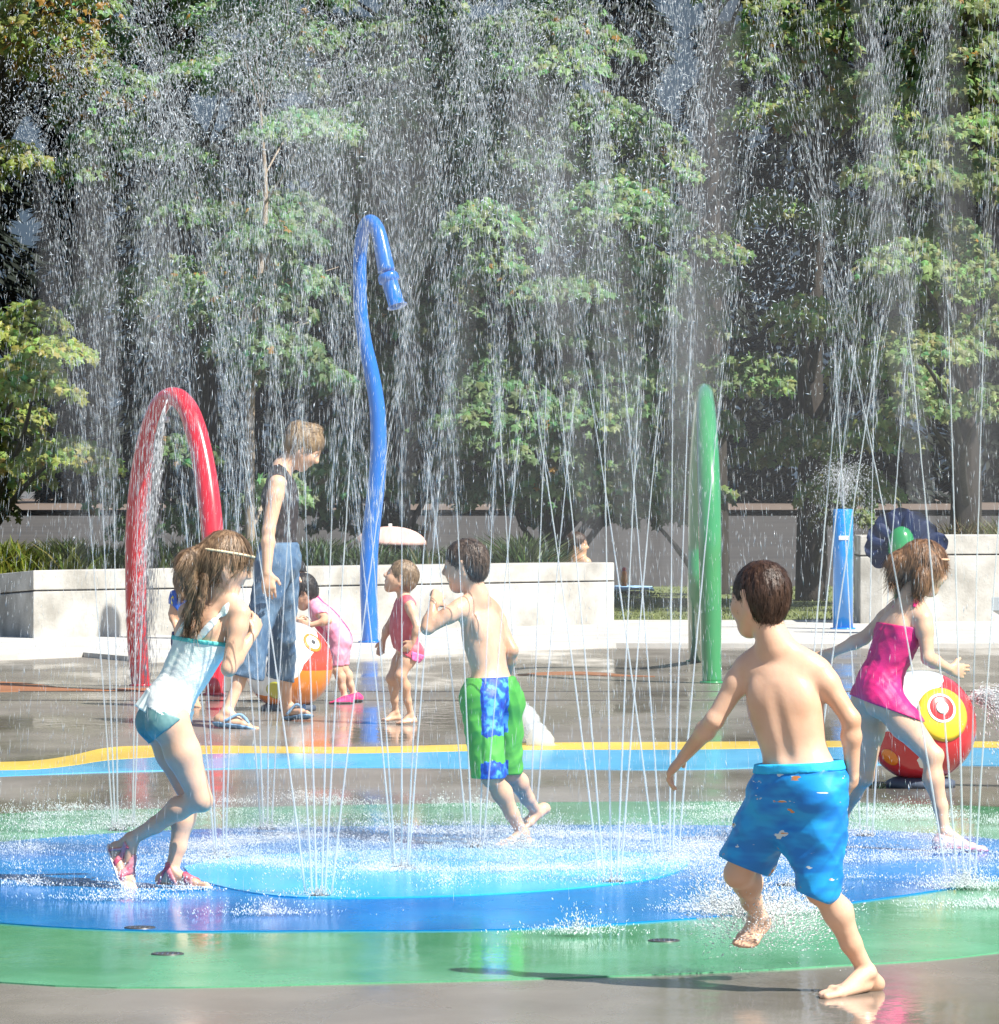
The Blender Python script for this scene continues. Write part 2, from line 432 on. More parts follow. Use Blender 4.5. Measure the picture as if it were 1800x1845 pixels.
SC.cycles.max_bounces = 6; SC.cycles.diffuse_bounces = 2; SC.cycles.glossy_bounces = 3; SC.cycles.transmission_bounces = 4
SC.cycles.transparent_max_bounces = 16; SC.cycles.use_denoising = True; SC.cycles.volume_bounces = 0
SC.cycles.caustics_reflective = False; SC.cycles.caustics_refractive = False

# ================================================================ materials
def wet(name, c1, c2, scale=1.2, r1=.06, r2=.3, bs=.35, dry=None, spec=.5):
    """wet painted or bare concrete: grain, water film with ripples, drier patches"""
    m, nt, N, b = newmat(name); L = nt.links
    tc = N.new('ShaderNodeTexCoord')
    n1 = noise(nt, scale, 6, tc.outputs['Object'], .6); rp = ramp(N, [(.3, c1), (.7, c2)]); L.new(n1.outputs['Fac'], rp.inputs[0])
    g = noise(nt, 160, 2, tc.outputs['Object']); mx = N.new('ShaderNodeMixRGB'); mx.blend_type = 'MULTIPLY'; mx.inputs[0].default_value = .35
    gr = ramp(N, [(.35, (.55, .55, .55)), (.65, (1, 1, 1))]); L.new(g.outputs['Fac'], gr.inputs[0])
    L.new(rp.outputs[0], mx.inputs[1]); L.new(gr.outputs[0], mx.inputs[2]); L.new(mx.outputs[0], b.inputs['Base Color'])
    n2 = noise(nt, .9, 5, tc.outputs['Object'], .55, sc3=(1, .35, 1))
    mr = N.new('ShaderNodeMapRange'); mr.inputs['From Min'].default_value = .38; mr.inputs['From Max'].default_value = .66
    mr.inputs['To Min'].default_value = r1; mr.inputs['To Max'].default_value = r2
    L.new(n2.outputs['Fac'], mr.inputs[0]); L.new(mr.outputs[0], b.inputs['Roughness'])
    n3 = noise(nt, 9, 3, tc.outputs['Object'], .5, sc3=(1, .7, 1)); n4 = noise(nt, 60, 2, tc.outputs['Object'])
    ad = N.new('ShaderNodeMath'); ad.operation = 'MULTIPLY_ADD'; ad.inputs[1].default_value = .12
    L.new(n4.outputs['Fac'], ad.inputs[0]); L.new(n3.outputs['Fac'], ad.inputs[2])
    bp = N.new('ShaderNodeBump'); bp.inputs['Strength'].default_value = bs; bp.inputs['Distance'].default_value = .004
    L.new(ad.outputs[0], bp.inputs['Height']); L.new(bp.outputs[0], b.inputs['Normal'])
    b.inputs['IOR'].default_value = 1.33; b.inputs['Specular IOR Level'].default_value = spec
    return m
M = {}
M['ground'] = wet('wet_concrete', (.185, .165, .142), (.29, .265, .23), r1=.05, r2=.42)
M['apron'] = mat('dry_concrete', (.42, .41, .385), (.56, .55, .52), 3, .8, bump=.2)
M['green'] = wet('green_paint', (.075, .32, .16), (.15, .44, .26), scale=2.6, r1=.06, r2=.34)
M['blue'] = wet('blue_paint', (.0, .145, .50), (.0, .26, .66), r1=.12, r2=.32)
M['cyan'] = wet('light_blue_paint', (.02, .40, .76), (.07, .52, .84), r1=.12, r2=.3)
M['yellow'] = wet('yellow_paint', (.72, .50, .07), (.80, .58, .12), r1=.2, r2=.45)
M['ribbon'] = wet('sky_blue_paint', (.09, .42, .74), (.15, .50, .80), r1=.12, r2=.35)
M['orange'] = wet('orange_paint', (.32, .15, .08), (.50, .20, .09), r1=.25, r2=.5)
M['wall'] = mat('board_concrete', (.28, .27, .245), (.50, .49, .46), 3, .85, bump=.35, bscale=45)
def lawnm():
    m = mat('lawn_grass', (.12, .15, .05), (.17, .20, .075), 3, .8); return m
M['lawn'] = lawnm()
M['asphalt'] = mat('asphalt', (.040, .036, .032), (.060, .054, .047), .3, .9)
M['tanpath'] = mat('tan_gravel', (.12, .085, .065), (.16, .12, .09), 2, .9)
M['hill'] = mat('far_hill', (.018, .034, .055), (.03, .05, .075), .02, 1)
def paint(n, c, r=.22): return mat(n, c, tuple(x*.9 for x in c), 4, r, coat=1, coatr=.035)
M['red'] = paint('red_gloss', (.62, .012, .03)); M['pblue'] = paint('blue_gloss', (.0, .15, .60)); M['pgreen'] = paint('green_gloss', (.025, .26, .085))
M['post'] = paint('azure_gloss', (.0, .25, .74)); M['navy'] = mat('navy_shade_toned', (.001, .011, .055), (.002, .016, .075), 4, .6, spec=.25); M['steel'] = mat('steel', (.5, .5, .5), (.6, .6, .6), 5, .35, metal=1)  # flower petals: navy base darkened to carry the shade under the hood
M['plate'] = mat('grey_plate', (.30, .34, .37), (.36, .40, .43), 5, .5)
M['white'] = mat('white_gloss', (.80, .80, .78), (.84, .84, .82), 5, .2, coat=.6)
M['dark'] = mat('dark_metal', (.03, .03, .035), (.06, .06, .06), 9, .4)
M['pyellow'] = paint('yellow_gloss', (.82, .58, .03)); M['porange'] = paint('orange_gloss', (.85, .24, .01)); M['olive'] = paint('lime_gloss', (.50, .48, .03))
M['crimson'] = paint('crimson_gloss', (.68, .03, .03)); M['rubber'] = mat('rubber', (.05, .07, .11), (.07, .09, .13), 9, .6)

# ================================================================ setting
def sheet(name, pts, z, m, sub=None):
    pts = np.array([(*p[:2], z) for p in pts], float); n = len(pts)
    ar = np.sum(pts[:, 0]*np.roll(pts[:, 1], -1)-pts[:, 1]*np.roll(pts[:, 0], -1))
    if ar < 0: pts = pts[::-1]
    low = pts-[0, 0, .0041 if z > 0 else .5]; i = np.arange(n); j = (i+1) % n
    me = mesh_np(name, np.concatenate([pts, low]), [i[None, :], np.stack([i, i+n, j+n, j], 1)]); o = link(name, me, m, None, False)
    return tag(o, kind='structure')
sheet('ground', [(-400, -30), (400, -30), (400, 1500), (-400, 1500)], 0, M['ground'])
def pxpoly(pts, n=80):
    g = [G(*p) for p in pts]; g = [p[:2] for p in g]
    return spline(g+[g[0]], n)[:-1]
sheet('green_pavement', pxpoly([(-520,1590),(-300,1510),(0,1468),(500,1455),(900,1448),(1300,1446),(1700,1452),(2150,1478),(2420,1545),(2300,1640),(1800,1718),(1500,1742),(1200,1757),(700,1772),(100,1778),(-300,1720)]), .004, M['green'])
sheet('blue_pavement', pxpoly([(-330,1600),(-200,1552),(0,1521),(300,1500),(600,1493),(1000,1490),(1400,1493),(1760,1512),(1900,1545),(1790,1590),(1500,1634),(1290,1655),(950,1677),(560,1681),(200,1679),(-100,1655)]), .008, M['blue'])
sheet('light_blue_pavement', pxpoly([(330,1567),(420,1551),(620,1540),(900,1534),(1120,1540),(1235,1555),(1210,1580),(1110,1598),(900,1616),(640,1624),(480,1618),(360,1592)]), .012, M['cyan'])
def band(name, pts, m, z=.004):
    top = spline([G(x, a)[:2] for x, a, b in pts], 90); bot = spline([G(x, b)[:2] for x, a, b in pts], 90)
    sheet(name, list(top)+list(bot[::-1]), z, m)
band('yellow_pavement_stripe', [(-300,1385,1398),(-60,1376,1390),(60,1372,1387),(130,1362,1380),(190,1349,1371),(260,1345,1366),(400,1345,1358),(650,1347,1358),(950,1340,1352),(1250,1338,1351),(1600,1336,1346),(2000,1340,1352)], M['yellow'])
band('sky_blue_pavement_stripe', [(-300,1400.5,1412),(-60,1391,1402),(60,1388,1397),(130,1381,1394),(190,1372,1392),(260,1367,1390),(400,1359,1386),(650,1359,1384),(950,1353,1386),(1250,1352,1387),(1600,1347,1378),(2000,1353,1385)], M['ribbon'])
band('orange_pavement_stripe', [(-300,1236,1250),(-60,1229,1248),(40,1231,1246),(120,1240,1245),(180,1242,1245),(300,1240,1243)], M['orange'])
band('orange_pavement_mark', [(930,1216,1217),(980,1212,1216),(1040,1211,1216),(1090,1213,1218),(1130,1217,1219),(1180,1219,1220)], M['orange'])
# expansion joints in the slab
jb = MB()
for py_ in (1246, 1262): 
    a, b_ = G(-700, py_), G(2500, py_); 
    jb.box(((a+b_)/2+[0, 0, .0015]), (b_[0]-a[0], .02, .003))
tag(jb.build('pavement_joint', M['dark'], None, False), kind='structure')
# pale dry apron in front of the walls, a low step
ap = [G(-500,1190), G(0,1190), G(150,1184), G(260,1194), G(480,1190), G(700,1186), G(900,1174), G(1110,1167), G(1500,1168), G(2400,1166)]
apb = [G(2400,1118), G(1590,1122), G(1120,1126), G(1000,1133), G(60,1160), G(-500,1150)]
ap2 = [(p[0], p[1]) for p in ap]+[(p[0], p[1]+.6) for p in apb]
bm = MB(); n_ = len(ap2)
bm.add([(x, y, .035) for x, y in ap2]+[(x, y, -.05) for x, y in ap2], [tuple(range(n_))]+[(i, i+n_, (i+1) % n_+n_, (i+1) % n_) for i in range(n_)])
tag(bm.build('pale_pavement', M['apron'], None, False), kind='structure')
Yl0, Yl1 = GY(1124), GY(1063)
sheet('lawn', [(-30, Yl0), (30, Yl0), (30, Yl1), (-30, Yl1)], .04, M['lawn'])
sheet('parking_lot', [(-80, Yl1), (80, Yl1), (80, 182), (-80, 182)], .03, M['asphalt'])
sheet('gravel_path', [(-200, 182), (200, 182), (200, 300), (-200, 300)], .25, M['tanpath'])
# lawn blades
def blades(name, P0, H, W, lean, m, cols, kind=None, parent=None, seg=3):
    n = len(P0); r = RNG; a = r.uniform(0, 6.28, n); s = np.stack([np.cos(a), np.sin(a), 0*a], 1)*W[:, None]
    b = r.uniform(0, 6.28, n); l = np.stack([np.cos(b), np.sin(b), 0*b], 1)*(lean*H)[:, None]; V = []
    for i in range(seg+1):
        t = i/seg; c = P0+np.array([0, 0, 1.])*(H*t)[:, None]+l*t*t; ww = s*(1-t)**.7; V += [c-ww, c+ww]
    V = np.stack(V, 1); k = 2*(seg+1); base = (np.arange(n)*k)[:, None]
    F = np.concatenate([base+np.array([[2*i, 2*i+1, 2*i+3, 2*i+2]]) for i in range(seg)])
    me = mesh_np(name, V.reshape(-1, 3), F, cols=np.repeat(cols, k, 0)); o = link(name, me, m, parent); return o
def leafmat(name, rough=.5, tr=.35, mul=1.):
    m, nt, N, b = newmat(name); L = nt.links
    at = N.new('ShaderNodeAttribute'); at.attribute_name = 'Col'
    b.inputs['Roughness'].default_value = rough; b.inputs['Specular IOR Level'].default_value = .35
    L.new(at.outputs['Color'], b.inputs['Base Color'])
    t = N.new('ShaderNodeBsdfTranslucent'); L.new(at.outputs['Color'], t.inputs['Color']); mx = N.new('ShaderNodeMixShader'); mx.inputs[0].default_value = tr
    L.new(b.outputs[0], mx.inputs[1]); L.new(t.outputs[0], mx.inputs[2]); L.new(mx.outputs[0], N['Material Output'].inputs[0]); return m
M['leaf'] = leafmat('leaf', .45, .3); M['blade'] = leafmat('grass_blade', .5, .3)
n = 26000; yy = Yl0+(Yl1-Yl0)*RNG.uniform(0, 1, n)**1.4; pp = np.stack([RNG.uniform(-7, 7, n), yy, 0*yy+.03], 1)
g0 = np.array([.15, .19, .06]); cc = g0*RNG.uniform(.6, 1.5, (n, 1))*np.array([1, 1, 1])+RNG.uniform(0, .03, (n, 1))*np.array([1, .6, 0])
tag(blades('grass', pp, RNG.uniform(.02, .045, n), RNG.uniform(.006, .014, n), RNG.uniform(.2, .9, n), M['blade'], cc, seg=2), kind='stuff')
# hills far behind
hv = []; nx, ny = 60, 10
for j in range(ny+1):
    for i in range(nx+1):
        x = -500+1000*i/nx; t = j/ny; h = 260*math.sin(t*math.pi*.5)*(1+.25*math.sin(i*.37)+.15*math.sin(i*.9+1)); hv.append((x, 700+400*t, h-1))
hf = [(j*(nx+1)+i, j*(nx+1)+i+1, (j+1)*(nx+1)+i+1, (j+1)*(nx+1)+i) for j in range(ny) for i in range(nx)]
hb = MB(); hb.add(hv, hf); tag(hb.build('hills', M['hill']), kind='structure')

# ---------------------------------------------------------------- walls
def wall(label, pts, tops, thick, jt=.155, gap=.012, extra=None):
    """pts: front line on the ground (left to right), tops: heights; two courses with a dark reveal between"""
    pts = [np.array(p[:2]) for p in pts]; c = sum(pts)/len(pts)
    r = empty('concrete_wall', (c[0], c[1], 0), label, 'wall')
    n = len(pts)
    off = []
    for i in range(n):
        t = nz(np.append(pts[min(i+1, n-1)]-pts[max(i-1, 0)], 0))[:2]; off.append(np.array([-t[1], t[0]])*thick)
    def course(name, z0f, z1f, inset=0, m=M['wall']):
        b = MB(); V = []
        for i in range(n):
            d = nz(np.append(off[i], 0))[:2]
            f = pts[i]+d*inset; k = pts[i]+off[i]-d*inset
            V += [(f[0], f[1], z0f(i)), (f[0], f[1], z1f(i)), (k[0], k[1], z1f(i)), (k[0], k[1], z0f(i))]
        F = []
        for i in range(n-1):
            for k in range(4): F.append((4*i+k, 4*i+(k+1) % 4, 4*(i+1)+(k+1) % 4, 4*(i+1)+k))
        F += [(0, 1, 2, 3)[::-1], tuple(4*(n-1)+k for k in range(4))]
        F = [f[::-1] for f in F]
        b.add(V, F); return b.build(name, m, r, False, bevel=.008)
    course('base_course', lambda i: 0, lambda i: tops[i]-jt-gap)
    course('joint', lambda i: tops[i]-jt-gap-.001, lambda i: tops[i]-jt+.001, .02, M['dark'])
    course('cap_course', lambda i: tops[i]-jt, lambda i: tops[i])
    return r
def hole(r, px, py, Y, rad=.012):
    b = MB(); p = P(px, py, Y); b.lathe([(rad, .0), (rad*.8, .004), (rad*.3, .004)], p+[0, .002, 0], 12, (0, -1, 0)); b.build('tie_hole', M['dark'], r)
wl = wall('long low pale concrete seat wall with a dark joint line, behind the red arch and blue pole',
     [G(-150,1140)+[0,.8,0], G(60,1158), G(560,1146), G(1107,1131)], [.42, .57, .57, .568], .42)
wy = lambda px: float(np.interp((px-900)/FPX, [G(60,1158)[0]/G(60,1158)[1], G(1107,1131)[0]/G(1107,1131)[1]], [G(60,1158)[1], G(1107,1131)[1]]))
for hx, hy in ((192,1050),(583,1043),(947,1034),(979,1037)): hole(wl, hx, hy, wy(hx)-.004)
wr = wall('taller pale concrete wall with a grey plate, at the right behind the blue post', [G(1588,1128), G(1800,1126), G(2500,1122)], [.80, .80, .80], .45, .17)
b = MB(); p0 = P(1795, 1088, GY(1126)); b.box(p0+[0, -.012, 0], (.42, .02, .12)); b.build('wall_plate', M['plate'], wr, False, .004)
wp = wall('short square concrete pier joined to the left end of the taller right wall', [G(1546,1129)+[0,-.25,0], G(1588,1129)+[-.003,-.25,0]], [.80, .80], .75, .17)

# ---------------------------------------------------------------- play equipment
def tubeobj(name, pts, rad, m, parent=None, n=20, N=64):
    k = np.array([np.append(p, r) for p, r in zip(pts, rad)]); s = spline(k, N); b = MB(); b.tube(s[:, :3], list(s[:, 3]), n); return b.build(name, m, parent)
def flange(c, r, parent, m=None):
    b = MB(); b.lathe([(r, 0), (r, .012), (r*.7, .014), (r*.66, .03)], c, 24); b.build('base_flange', m or M['steel'], parent)
# red arch: a hoop turned a little from the camera
Ya, Yb = GY(1236), GY(1252)
ra = empty('water_arch', G(320, 1244), 'glossy red hoop arch pouring water from its top, at the left', 'water arch')
ap_ = [(254,1236,17),(249,1180,18),(246,1120,19),(245,1050,19.5),(246,960,20.5),(251,890,20.5),(259,830,20),(271,775,19),(285,735,18),(303,716,17),(322,718,18),(339,738,19),(352,772,20),(363,815,20),(372,865,20.5),(379,920,20.5),(385,990,20),(389,1070,19),(389,1160,17.5),(386,1252,16.5)]
pts, rad = [], []
for i, (x, y, r_) in enumerate(ap_):
    Y = Ya+(Yb-Ya)*i/(len(ap_)-1); pts.append(P(x, y, Y)); rad.append(r_*Y/FPX)
tubeobj('arch_tube', pts, rad, M['red'], ra, 24, 110)
for e in (0, -1): flange((pts[e][0], pts[e][1], 0.0), rad[e]*1.25, ra, M['red'])
b = MB(); b.lathe([(.022, 0), (.022, .03), (.016, .034), (.004, .034)], P(300, 724, (Ya+Yb)/2)+[0, 0, -.09], 16, (-.2, -.1, -1)); b.build('nozzle', M['steel'], ra)
# blue hooked pole
Yp = GY(1166)+.0
bp_ = empty('water_pole', G(667, 1166), 'tall curving blue pole with a hooked nozzle, in front of the low wall', 'water pole')
cp = [(667,1166,15,0),(665,1100,15.5,0),(664,1040,16,0),(667,975,16,0),(674,910,16,0),(680,850,15.5,0),(682,790,15,0),(679,730,14.5,0),(669,670,14,0),(657,615,13,0),(650,560,12.5,0),(648,505,12.5,0),(649,455,12.5,0),(655,415,12.5,-.1),(667,399,13,-.16),(680,414,13.5,-.24),(689,450,14.5,-.3),(697,490,15.5,-.35)]
tubeobj('pole_tube', [P(x, y, Yp+d) for x, y, r_, d in cp], [r_*Yp/FPX for x, y, r_, d in cp], M['pblue'], bp_, 24, 110)
b = MB(); p1 = P(698, 494, Yp-.35); d_ = nz(P(717, 556, Yp-.42)-p1); s_ = Yp/FPX
b.lathe([(17*s_, 0), (19*s_, 4*s_), (19*s_, 14*s_), (15*s_, 16*s_), (14.5*s_, 18*s_), (15*s_, 60*s_), (19*s_, 62*s_), (18*s_, 63*s_), (13*s_, 60*s_), (12*s_, 40*s_)], p1, 28, d_); b.build('nozzle', M['pblue'], bp_)
flange((pts[0][0]*0+P(667,1166,Yp)[0], Yp, .035), 22*s_, bp_, M['pblue'])
# green hoop seen edge on
Yg0, Yg1 = GY(1231), GY(1192)
gh = empty('water_hoop', G(1268, 1212), 'green hoop arch seen edge-on as one thick upright, right of centre', 'water hoop')
pts = [P(1283,1231,Yg0), P(1281,1150,Yg0), P(1280,1050,Yg0), P(1279,950,Yg0+.02), P(1277,860,Yg0+.12), P(1274,780,Yg0+.35), P(1271,725,Yg0+.65), P(1269,706,Yg0+1.05), P(1266,730,Yg0+1.5), P(1263,790,Yg0+1.8), P(1260,880,Yg0+2.05), P(1259,980,Yg0+2.2), P(1257,1080,Yg0+2.28), P(1256,1192,Yg1)]
tubeobj('hoop_tube', pts, [.062,.066,.07,.073,.073,.068,.06,.057,.06,.068,.073,.073,.068,.06], M['pgreen'], gh, 24, 120)
for e in (0, -1): flange((pts[e][0], pts[e][1], 0.0), .08, gh, M['pgreen'])
# blue post
Yq = GY(1141); pp_ = empty('water_post', G(1519, 1141), 'short straight azure post with a small silver plate, bubbling water from its top', 'post')
b = MB(); c = P(1519,1141,Yq); c[2] = .03; h_ = (1141-917)*Yq/FPX-.03; rr = 18.5*Yq/FPX
b.lathe([(rr, 0), (rr, h_-.01), (rr-.008, h_), (rr-.02, h_), (rr-.022, h_-.05)], c, 32); b.build('post_tube', M['post'], pp_)
b = MB(); b.box(P(1519, 969, Yq)+[0, -rr-.001, 0], (.085, .008, .035)); b.build('plate', M['white'], pp_, True, .006)
flange((c[0], c[1], .035), rr*1.25, pp_, M['post'])
# flower feature: scalloped hood with shade put into its navy colour, green bulb on a stem
Yf = GY(1150); fl = empty('water_flower', G(1622, 1150), 'green bulb on a green stem with a scalloped petal fan behind it, its navy darkened for shade', 'water flower')
s_ = Yf/FPX; c = P(1624, 985, Yf)
b = MB(); b.lathe([(14*s_, -150*s_), (14*s_, -50*s_), (20*s_, -32*s_), (24*s_, -8*s_), (24*s_, 8*s_), (21*s_, 22*s_), (14*s_, 32*s_), (6*s_, 36*s_), (1*s_, 37*s_)], c, 28); b.build('bulb', M['pgreen'], fl)
b = MB(); sp = [(0,0.)]
for k, (a0, R0, wd) in enumerate(((148, 72, 30), (121, 76, 30), (94, 78, 32), (64, 76, 32), (36, 74, 30), (12, 84, 26), (-10, 70, 22), (175, 70, 26), (200, 62, 22))):
    b = MB(); V = []; m_ = 18; ra_ = math.radians(a0)
    for j in range(m_+1):
        t = j/m_; rr_ = R0*t; ww = wd*.72*math.sin(min(1, t*1.15)*math.pi*.5)*(math.sqrt(max(0, 1-max(0, (t-.72)/.28)**2)) if t > .72 else 1)+1.5
        for sgn in (-1, -.5, 0, .5, 1):
            for zz in (0, 1):
                x = rr_*math.cos(ra_)-sgn*ww*math.sin(ra_); z = rr_*math.sin(ra_)+sgn*ww*math.cos(ra_)
                yb = 12+.0032*rr_**2*0+8*t-abs(sgn)*5*t+zz*3
                V.append(P(1624+x+4, 992-z, Yf)+[0, yb*s_, 0])
    F = []
    for j in range(m_):
        for q_ in range(4):
            a = j*10+q_*2; F += [(a, a+10, a+12, a+2), (a+1, a+3, a+13, a+11)]
        F += [(j*10, j*10+1, j*10+11, j*10+10), (j*10+8, j*10+18, j*10+19, j*10+9)]
    b.add(V, F); b.build('petal', M['navy'], fl)
b = MB(); b.box(P(1615, 1022, Yf)+[0, -.09, 0], (.11, .01, .05)); b.build('plate', M['plate'], fl, False, .004)

# round play sculptures with an eye
def ball(c, R, label, fdir, col_main, col_low, white_dir, eye_dir, dot_dir, ring_c, dot_c, group):
    r = empty('play_ball', (c[0], c[1], 0), label, 'play sculpture', group)
    # body with painted fields by direction
    m, nt, N, b = newmat('ball_paint'); L = nt.links; tc = N.new('ShaderNodeTexCoord')
    b.inputs['Roughness'].default_value = .22; b.inputs['Coat Weight'].default_value = 1; b.inputs['Coat Roughness'].default_value = .06
    cur = N.new('ShaderNodeRGB'); cur.outputs[0].default_value = (*col_main, 1); cur = cur.outputs[0]
    wn = noise(nt, 6, 2, tc.outputs['Object'])
    def field(cur, d, th, colr, wob):
        dt = N.new('ShaderNodeVectorMath'); dt.operation = 'DOT_PRODUCT'; nn = N.new('ShaderNodeVectorMath'); nn.operation = 'SUBTRACT'
        L.new(tc.outputs['Object'], nn.inputs[0]); nn.inputs[1].default_value = (0, 0, c[2]); L.new(nn.outputs[0], dt.inputs[0]); dt.inputs[1].default_value = tuple(np.array(d)/R)
        ad = N.new('ShaderNodeMath'); ad.operation = 'MULTIPLY_ADD'; L.new(wn.outputs['Fac'], ad.inputs[0]); ad.inputs[1].default_value = wob; L.new(dt.outputs['Value'], ad.inputs[2])
        gt = N.new('ShaderNodeMath'); gt.operation = 'GREATER_THAN'; L.new(ad.outputs[0], gt.inputs[0]); gt.inputs[1].default_value = th+wob*.5
        mx = N.new('ShaderNodeMixRGB'); L.new(gt.outputs[0], mx.inputs[0]); L.new(cur, mx.inputs[1]); mx.inputs[2].default_value = (*colr, 1); return mx.outputs[0]
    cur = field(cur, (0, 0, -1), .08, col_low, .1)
    for wd, th in white_dir: cur = field(cur, nz(wd), th, (.82, .83, .82), .35)
    L.new(cur, b.inputs['Base Color'])
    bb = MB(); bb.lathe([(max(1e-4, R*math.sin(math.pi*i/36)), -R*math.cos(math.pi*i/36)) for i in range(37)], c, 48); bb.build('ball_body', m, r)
    def cap(name, d, a0, a1, m, lift, parent=r, n=36):
        d = nz(d); b = MB(); pr = []
        for i in range(7):
            a = math.radians(a0+(a1-a0)*i/6); pr.append(((R+lift)*math.sin(a)+1e-5, (R+lift)*math.cos(a)))
        ae = math.radians(a1); pr.append((R*.985*math.sin(ae), R*.985*math.cos(ae)))
        if a0 > 0: as_ = math.radians(a0); pr.insert(0, (R*.985*math.sin(as_), R*.985*math.cos(as_)))
        V = b.lathe(pr, c, n, d)
        F = b.f.copy()
        for k in list(b.f):   # drop the flat end caps
            if k == n: del b.f[k]
        return b.build(name, m, parent)
    for nm, a0, a1, mk, lf in ring_c: cap(nm, nz(np.array(eye_dir)+(np.array([.05, 0, -.10]) if a1 > 20 else 0)), a0, a1, M[mk], lf)
    dd = nz(dot_dir); cap('spot', dd, 0, dot_c[0], M[dot_c[1]], .003)
    b2 = MB(); b2.lathe([(R*.62, 0), (R*.62, .025), (R*.5, .04), (R*.35, .045)], (c[0], c[1], 0), 36); b2.build('base_plate', M['rubber'], r)
    return r
Ybr = GY(1418); cR = P(1659, 1312, Ybr); cR[2] = .255
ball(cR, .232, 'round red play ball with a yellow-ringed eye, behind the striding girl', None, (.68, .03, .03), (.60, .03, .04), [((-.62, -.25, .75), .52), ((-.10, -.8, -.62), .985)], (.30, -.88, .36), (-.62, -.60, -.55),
     [('eye_ring', 0, 29, 'pyellow', .003), ('eye_rim', 13, 15.5, 'white', .005), ('iris', 6.5, 13, 'crimson', .004), ('pupil', 0, 6.5, 'white', .008)], (10, 'porange'), 'round play balls')
Ybl = GY(1280); cL = P(520, 1201, Ybl); cL[2] = .25
ball(cL, .246, 'round orange play ball with a white eye, partly behind the standing woman', None, (.78, .05, .02), (.85, .24, .01), [((-.62, -.45, .62), .18)], (.57, -.62, .54), (-.25, -.80, -.55),
     [('eye_ring', 10, 13.5, 'porange', .004), ('eye_white', 3, 10, 'white', .005), ('pupil', 0, 3, 'dark', .007)], (13.5, 'olive'), 'round play balls')

# pink parasol on the ground behind the shrubs
Yu = 46.7; pu = empty('beach_parasol', P(703, 960, Yu)*[1, 1, 0], 'pale pink sun parasol showing low behind the grasses and blue pole', 'parasol')
b = MB(); s_ = Yu/FPX; c = P(703, 982, Yu); R_ = 66*s_; prof = []
for i in range(9):
    a = i/8*math.pi/2; prof.append((R_*math.cos(a)+1e-4, .175*math.sin(a)))
b.lathe(prof, c, 32); b.build('canopy', mat('parasol_cloth', (.62, .36, .32), (.70, .52, .47), 3, .8, sc3=(6, 1, 1)), pu)
b = MB(); b.tube([np.array([c[0], c[1], 0.02]), c+[0, 0, .20]], .018, 12); b.build('pole', M['white'], pu)
Yt = 54.; tw = MB(); t0 = G(1118, 1074); V = []
for i in range(9):
    for j in range(5): V.append((t0[0]-.35+.7*i/8, t0[1]-.8+1.6*j/4, .10+.012*math.sin(i*1.3+j*2)))
F = [(i*5+j, (i+1)*5+j, (i+1)*5+j+1, i*5+j+1) for i in range(8) for j in range(4)]
tw.add(V, F); o = tw.build('beach_towel', mat('towel', (.25, .45, .65), (.35, .55, .72), 20, .9)); sm = o.modifiers.new('s', 'SOLIDIFY'); sm.thickness = .02
tag(o, 'pale blue towel spread on the lawn beyond the end of the low wall', 'towel')
bt = empty('drink_bottle', t0+[.04, 0, 0], 'orange-red drink bottle standing on the blue towel', 'bottle')
b = MB(); b.lathe([(.032, .11), (.036, .12), (.036, .25), (.026, .28)], (t0[0]+.04, t0[1], 0), 20); b.build('bottle_body', M['porange'], bt)
b = MB(); b.lathe([(.024, .281), (.024, .31), (.012, .32)], (t0[0]+.04, t0[1], 0), 16); b.build('cap', M['crimson'], bt)
# grates in the floor
for i, (x, y, lb) in enumerate(((302,1722,'small dark floor drain in the green paint at the lower left'),(1196,1698,'small dark floor drain in the green paint left of the running boy'),(252,1677,'small dark floor drain on the rim of the blue circle'),(728,1572,'small dark floor drain in the light blue centre'))):
    g_ = G(x, y); zt = (.0065, .0065, .0105, .0145)[i]; r = empty('floor_drain', g_, lb, 'drain', 'floor drains')
    b = MB(); b.lathe([(.044, .0), (.044, zt), (.040, zt+.001), (.036, zt)], g_, 28); b.build('rim', M['dark'], r)
    b = MB()
    for k in range(-2, 3): b.box(g_+[k*.014, 0, zt], (.005, .060, .002))
    b.build('grille', M['rubber'], r)
# ================================================================ people
def skin(name, c, c2): return mat(name, c, c2, 6, .42, .4, bump=.05, bscale=90, sss=.10, r2=.3, lo=.25, hi=.75)
SK1 = skin('skin_light', (.60, .33, .20), (.78, .52, .38)); SK2 = skin('skin_tan', (.58, .33, .20), (.66, .40, .26)); SK3 = skin('skin_brown', (.45, .26, .17), (.52, .31, .2))
def hairm(name, c, c2, sc=90): return mat(name, c, c2, sc, .38, .5, bump=.3, bscale=300, sc3=(1, 1, .25))
HB = hairm('hair_dark_brown', (.030, .014, .008), (.075, .038, .022)); HM = hairm('hair_brown', (.12, .07, .04), (.34, .22, .13)); HL = hairm('hair_blond', (.24, .16, .085), (.52, .38, .22)); HK = hairm('hair_black', (.012, .010, .012), (.04, .035, .035))
EW = mat('eye_white', (.75, .73, .70), (.8, .78, .75), 5, .2); EI = mat('eye_iris', (.03, .02, .015), (.06, .035, .02), 5, .1)
def cl(name, c, c2=None, sc=30, r=.6, **k): return mat(name, c, c2 or tuple(x*1.25 for x in c), sc, r, .4, bump=.25, bscale=400, **k)

def flowdown(p, s):
    H = s.hd; d = p-(H['c']+H['u']*H['H']*.42-H['f']*H['H']*.12)   # from the crown outward
    return nz_rows(d)*.8+np.array([0, 0, -.7])
def nz_rows(v): return v/(np.linalg.norm(v, axis=1)[:, None]+1e-9)

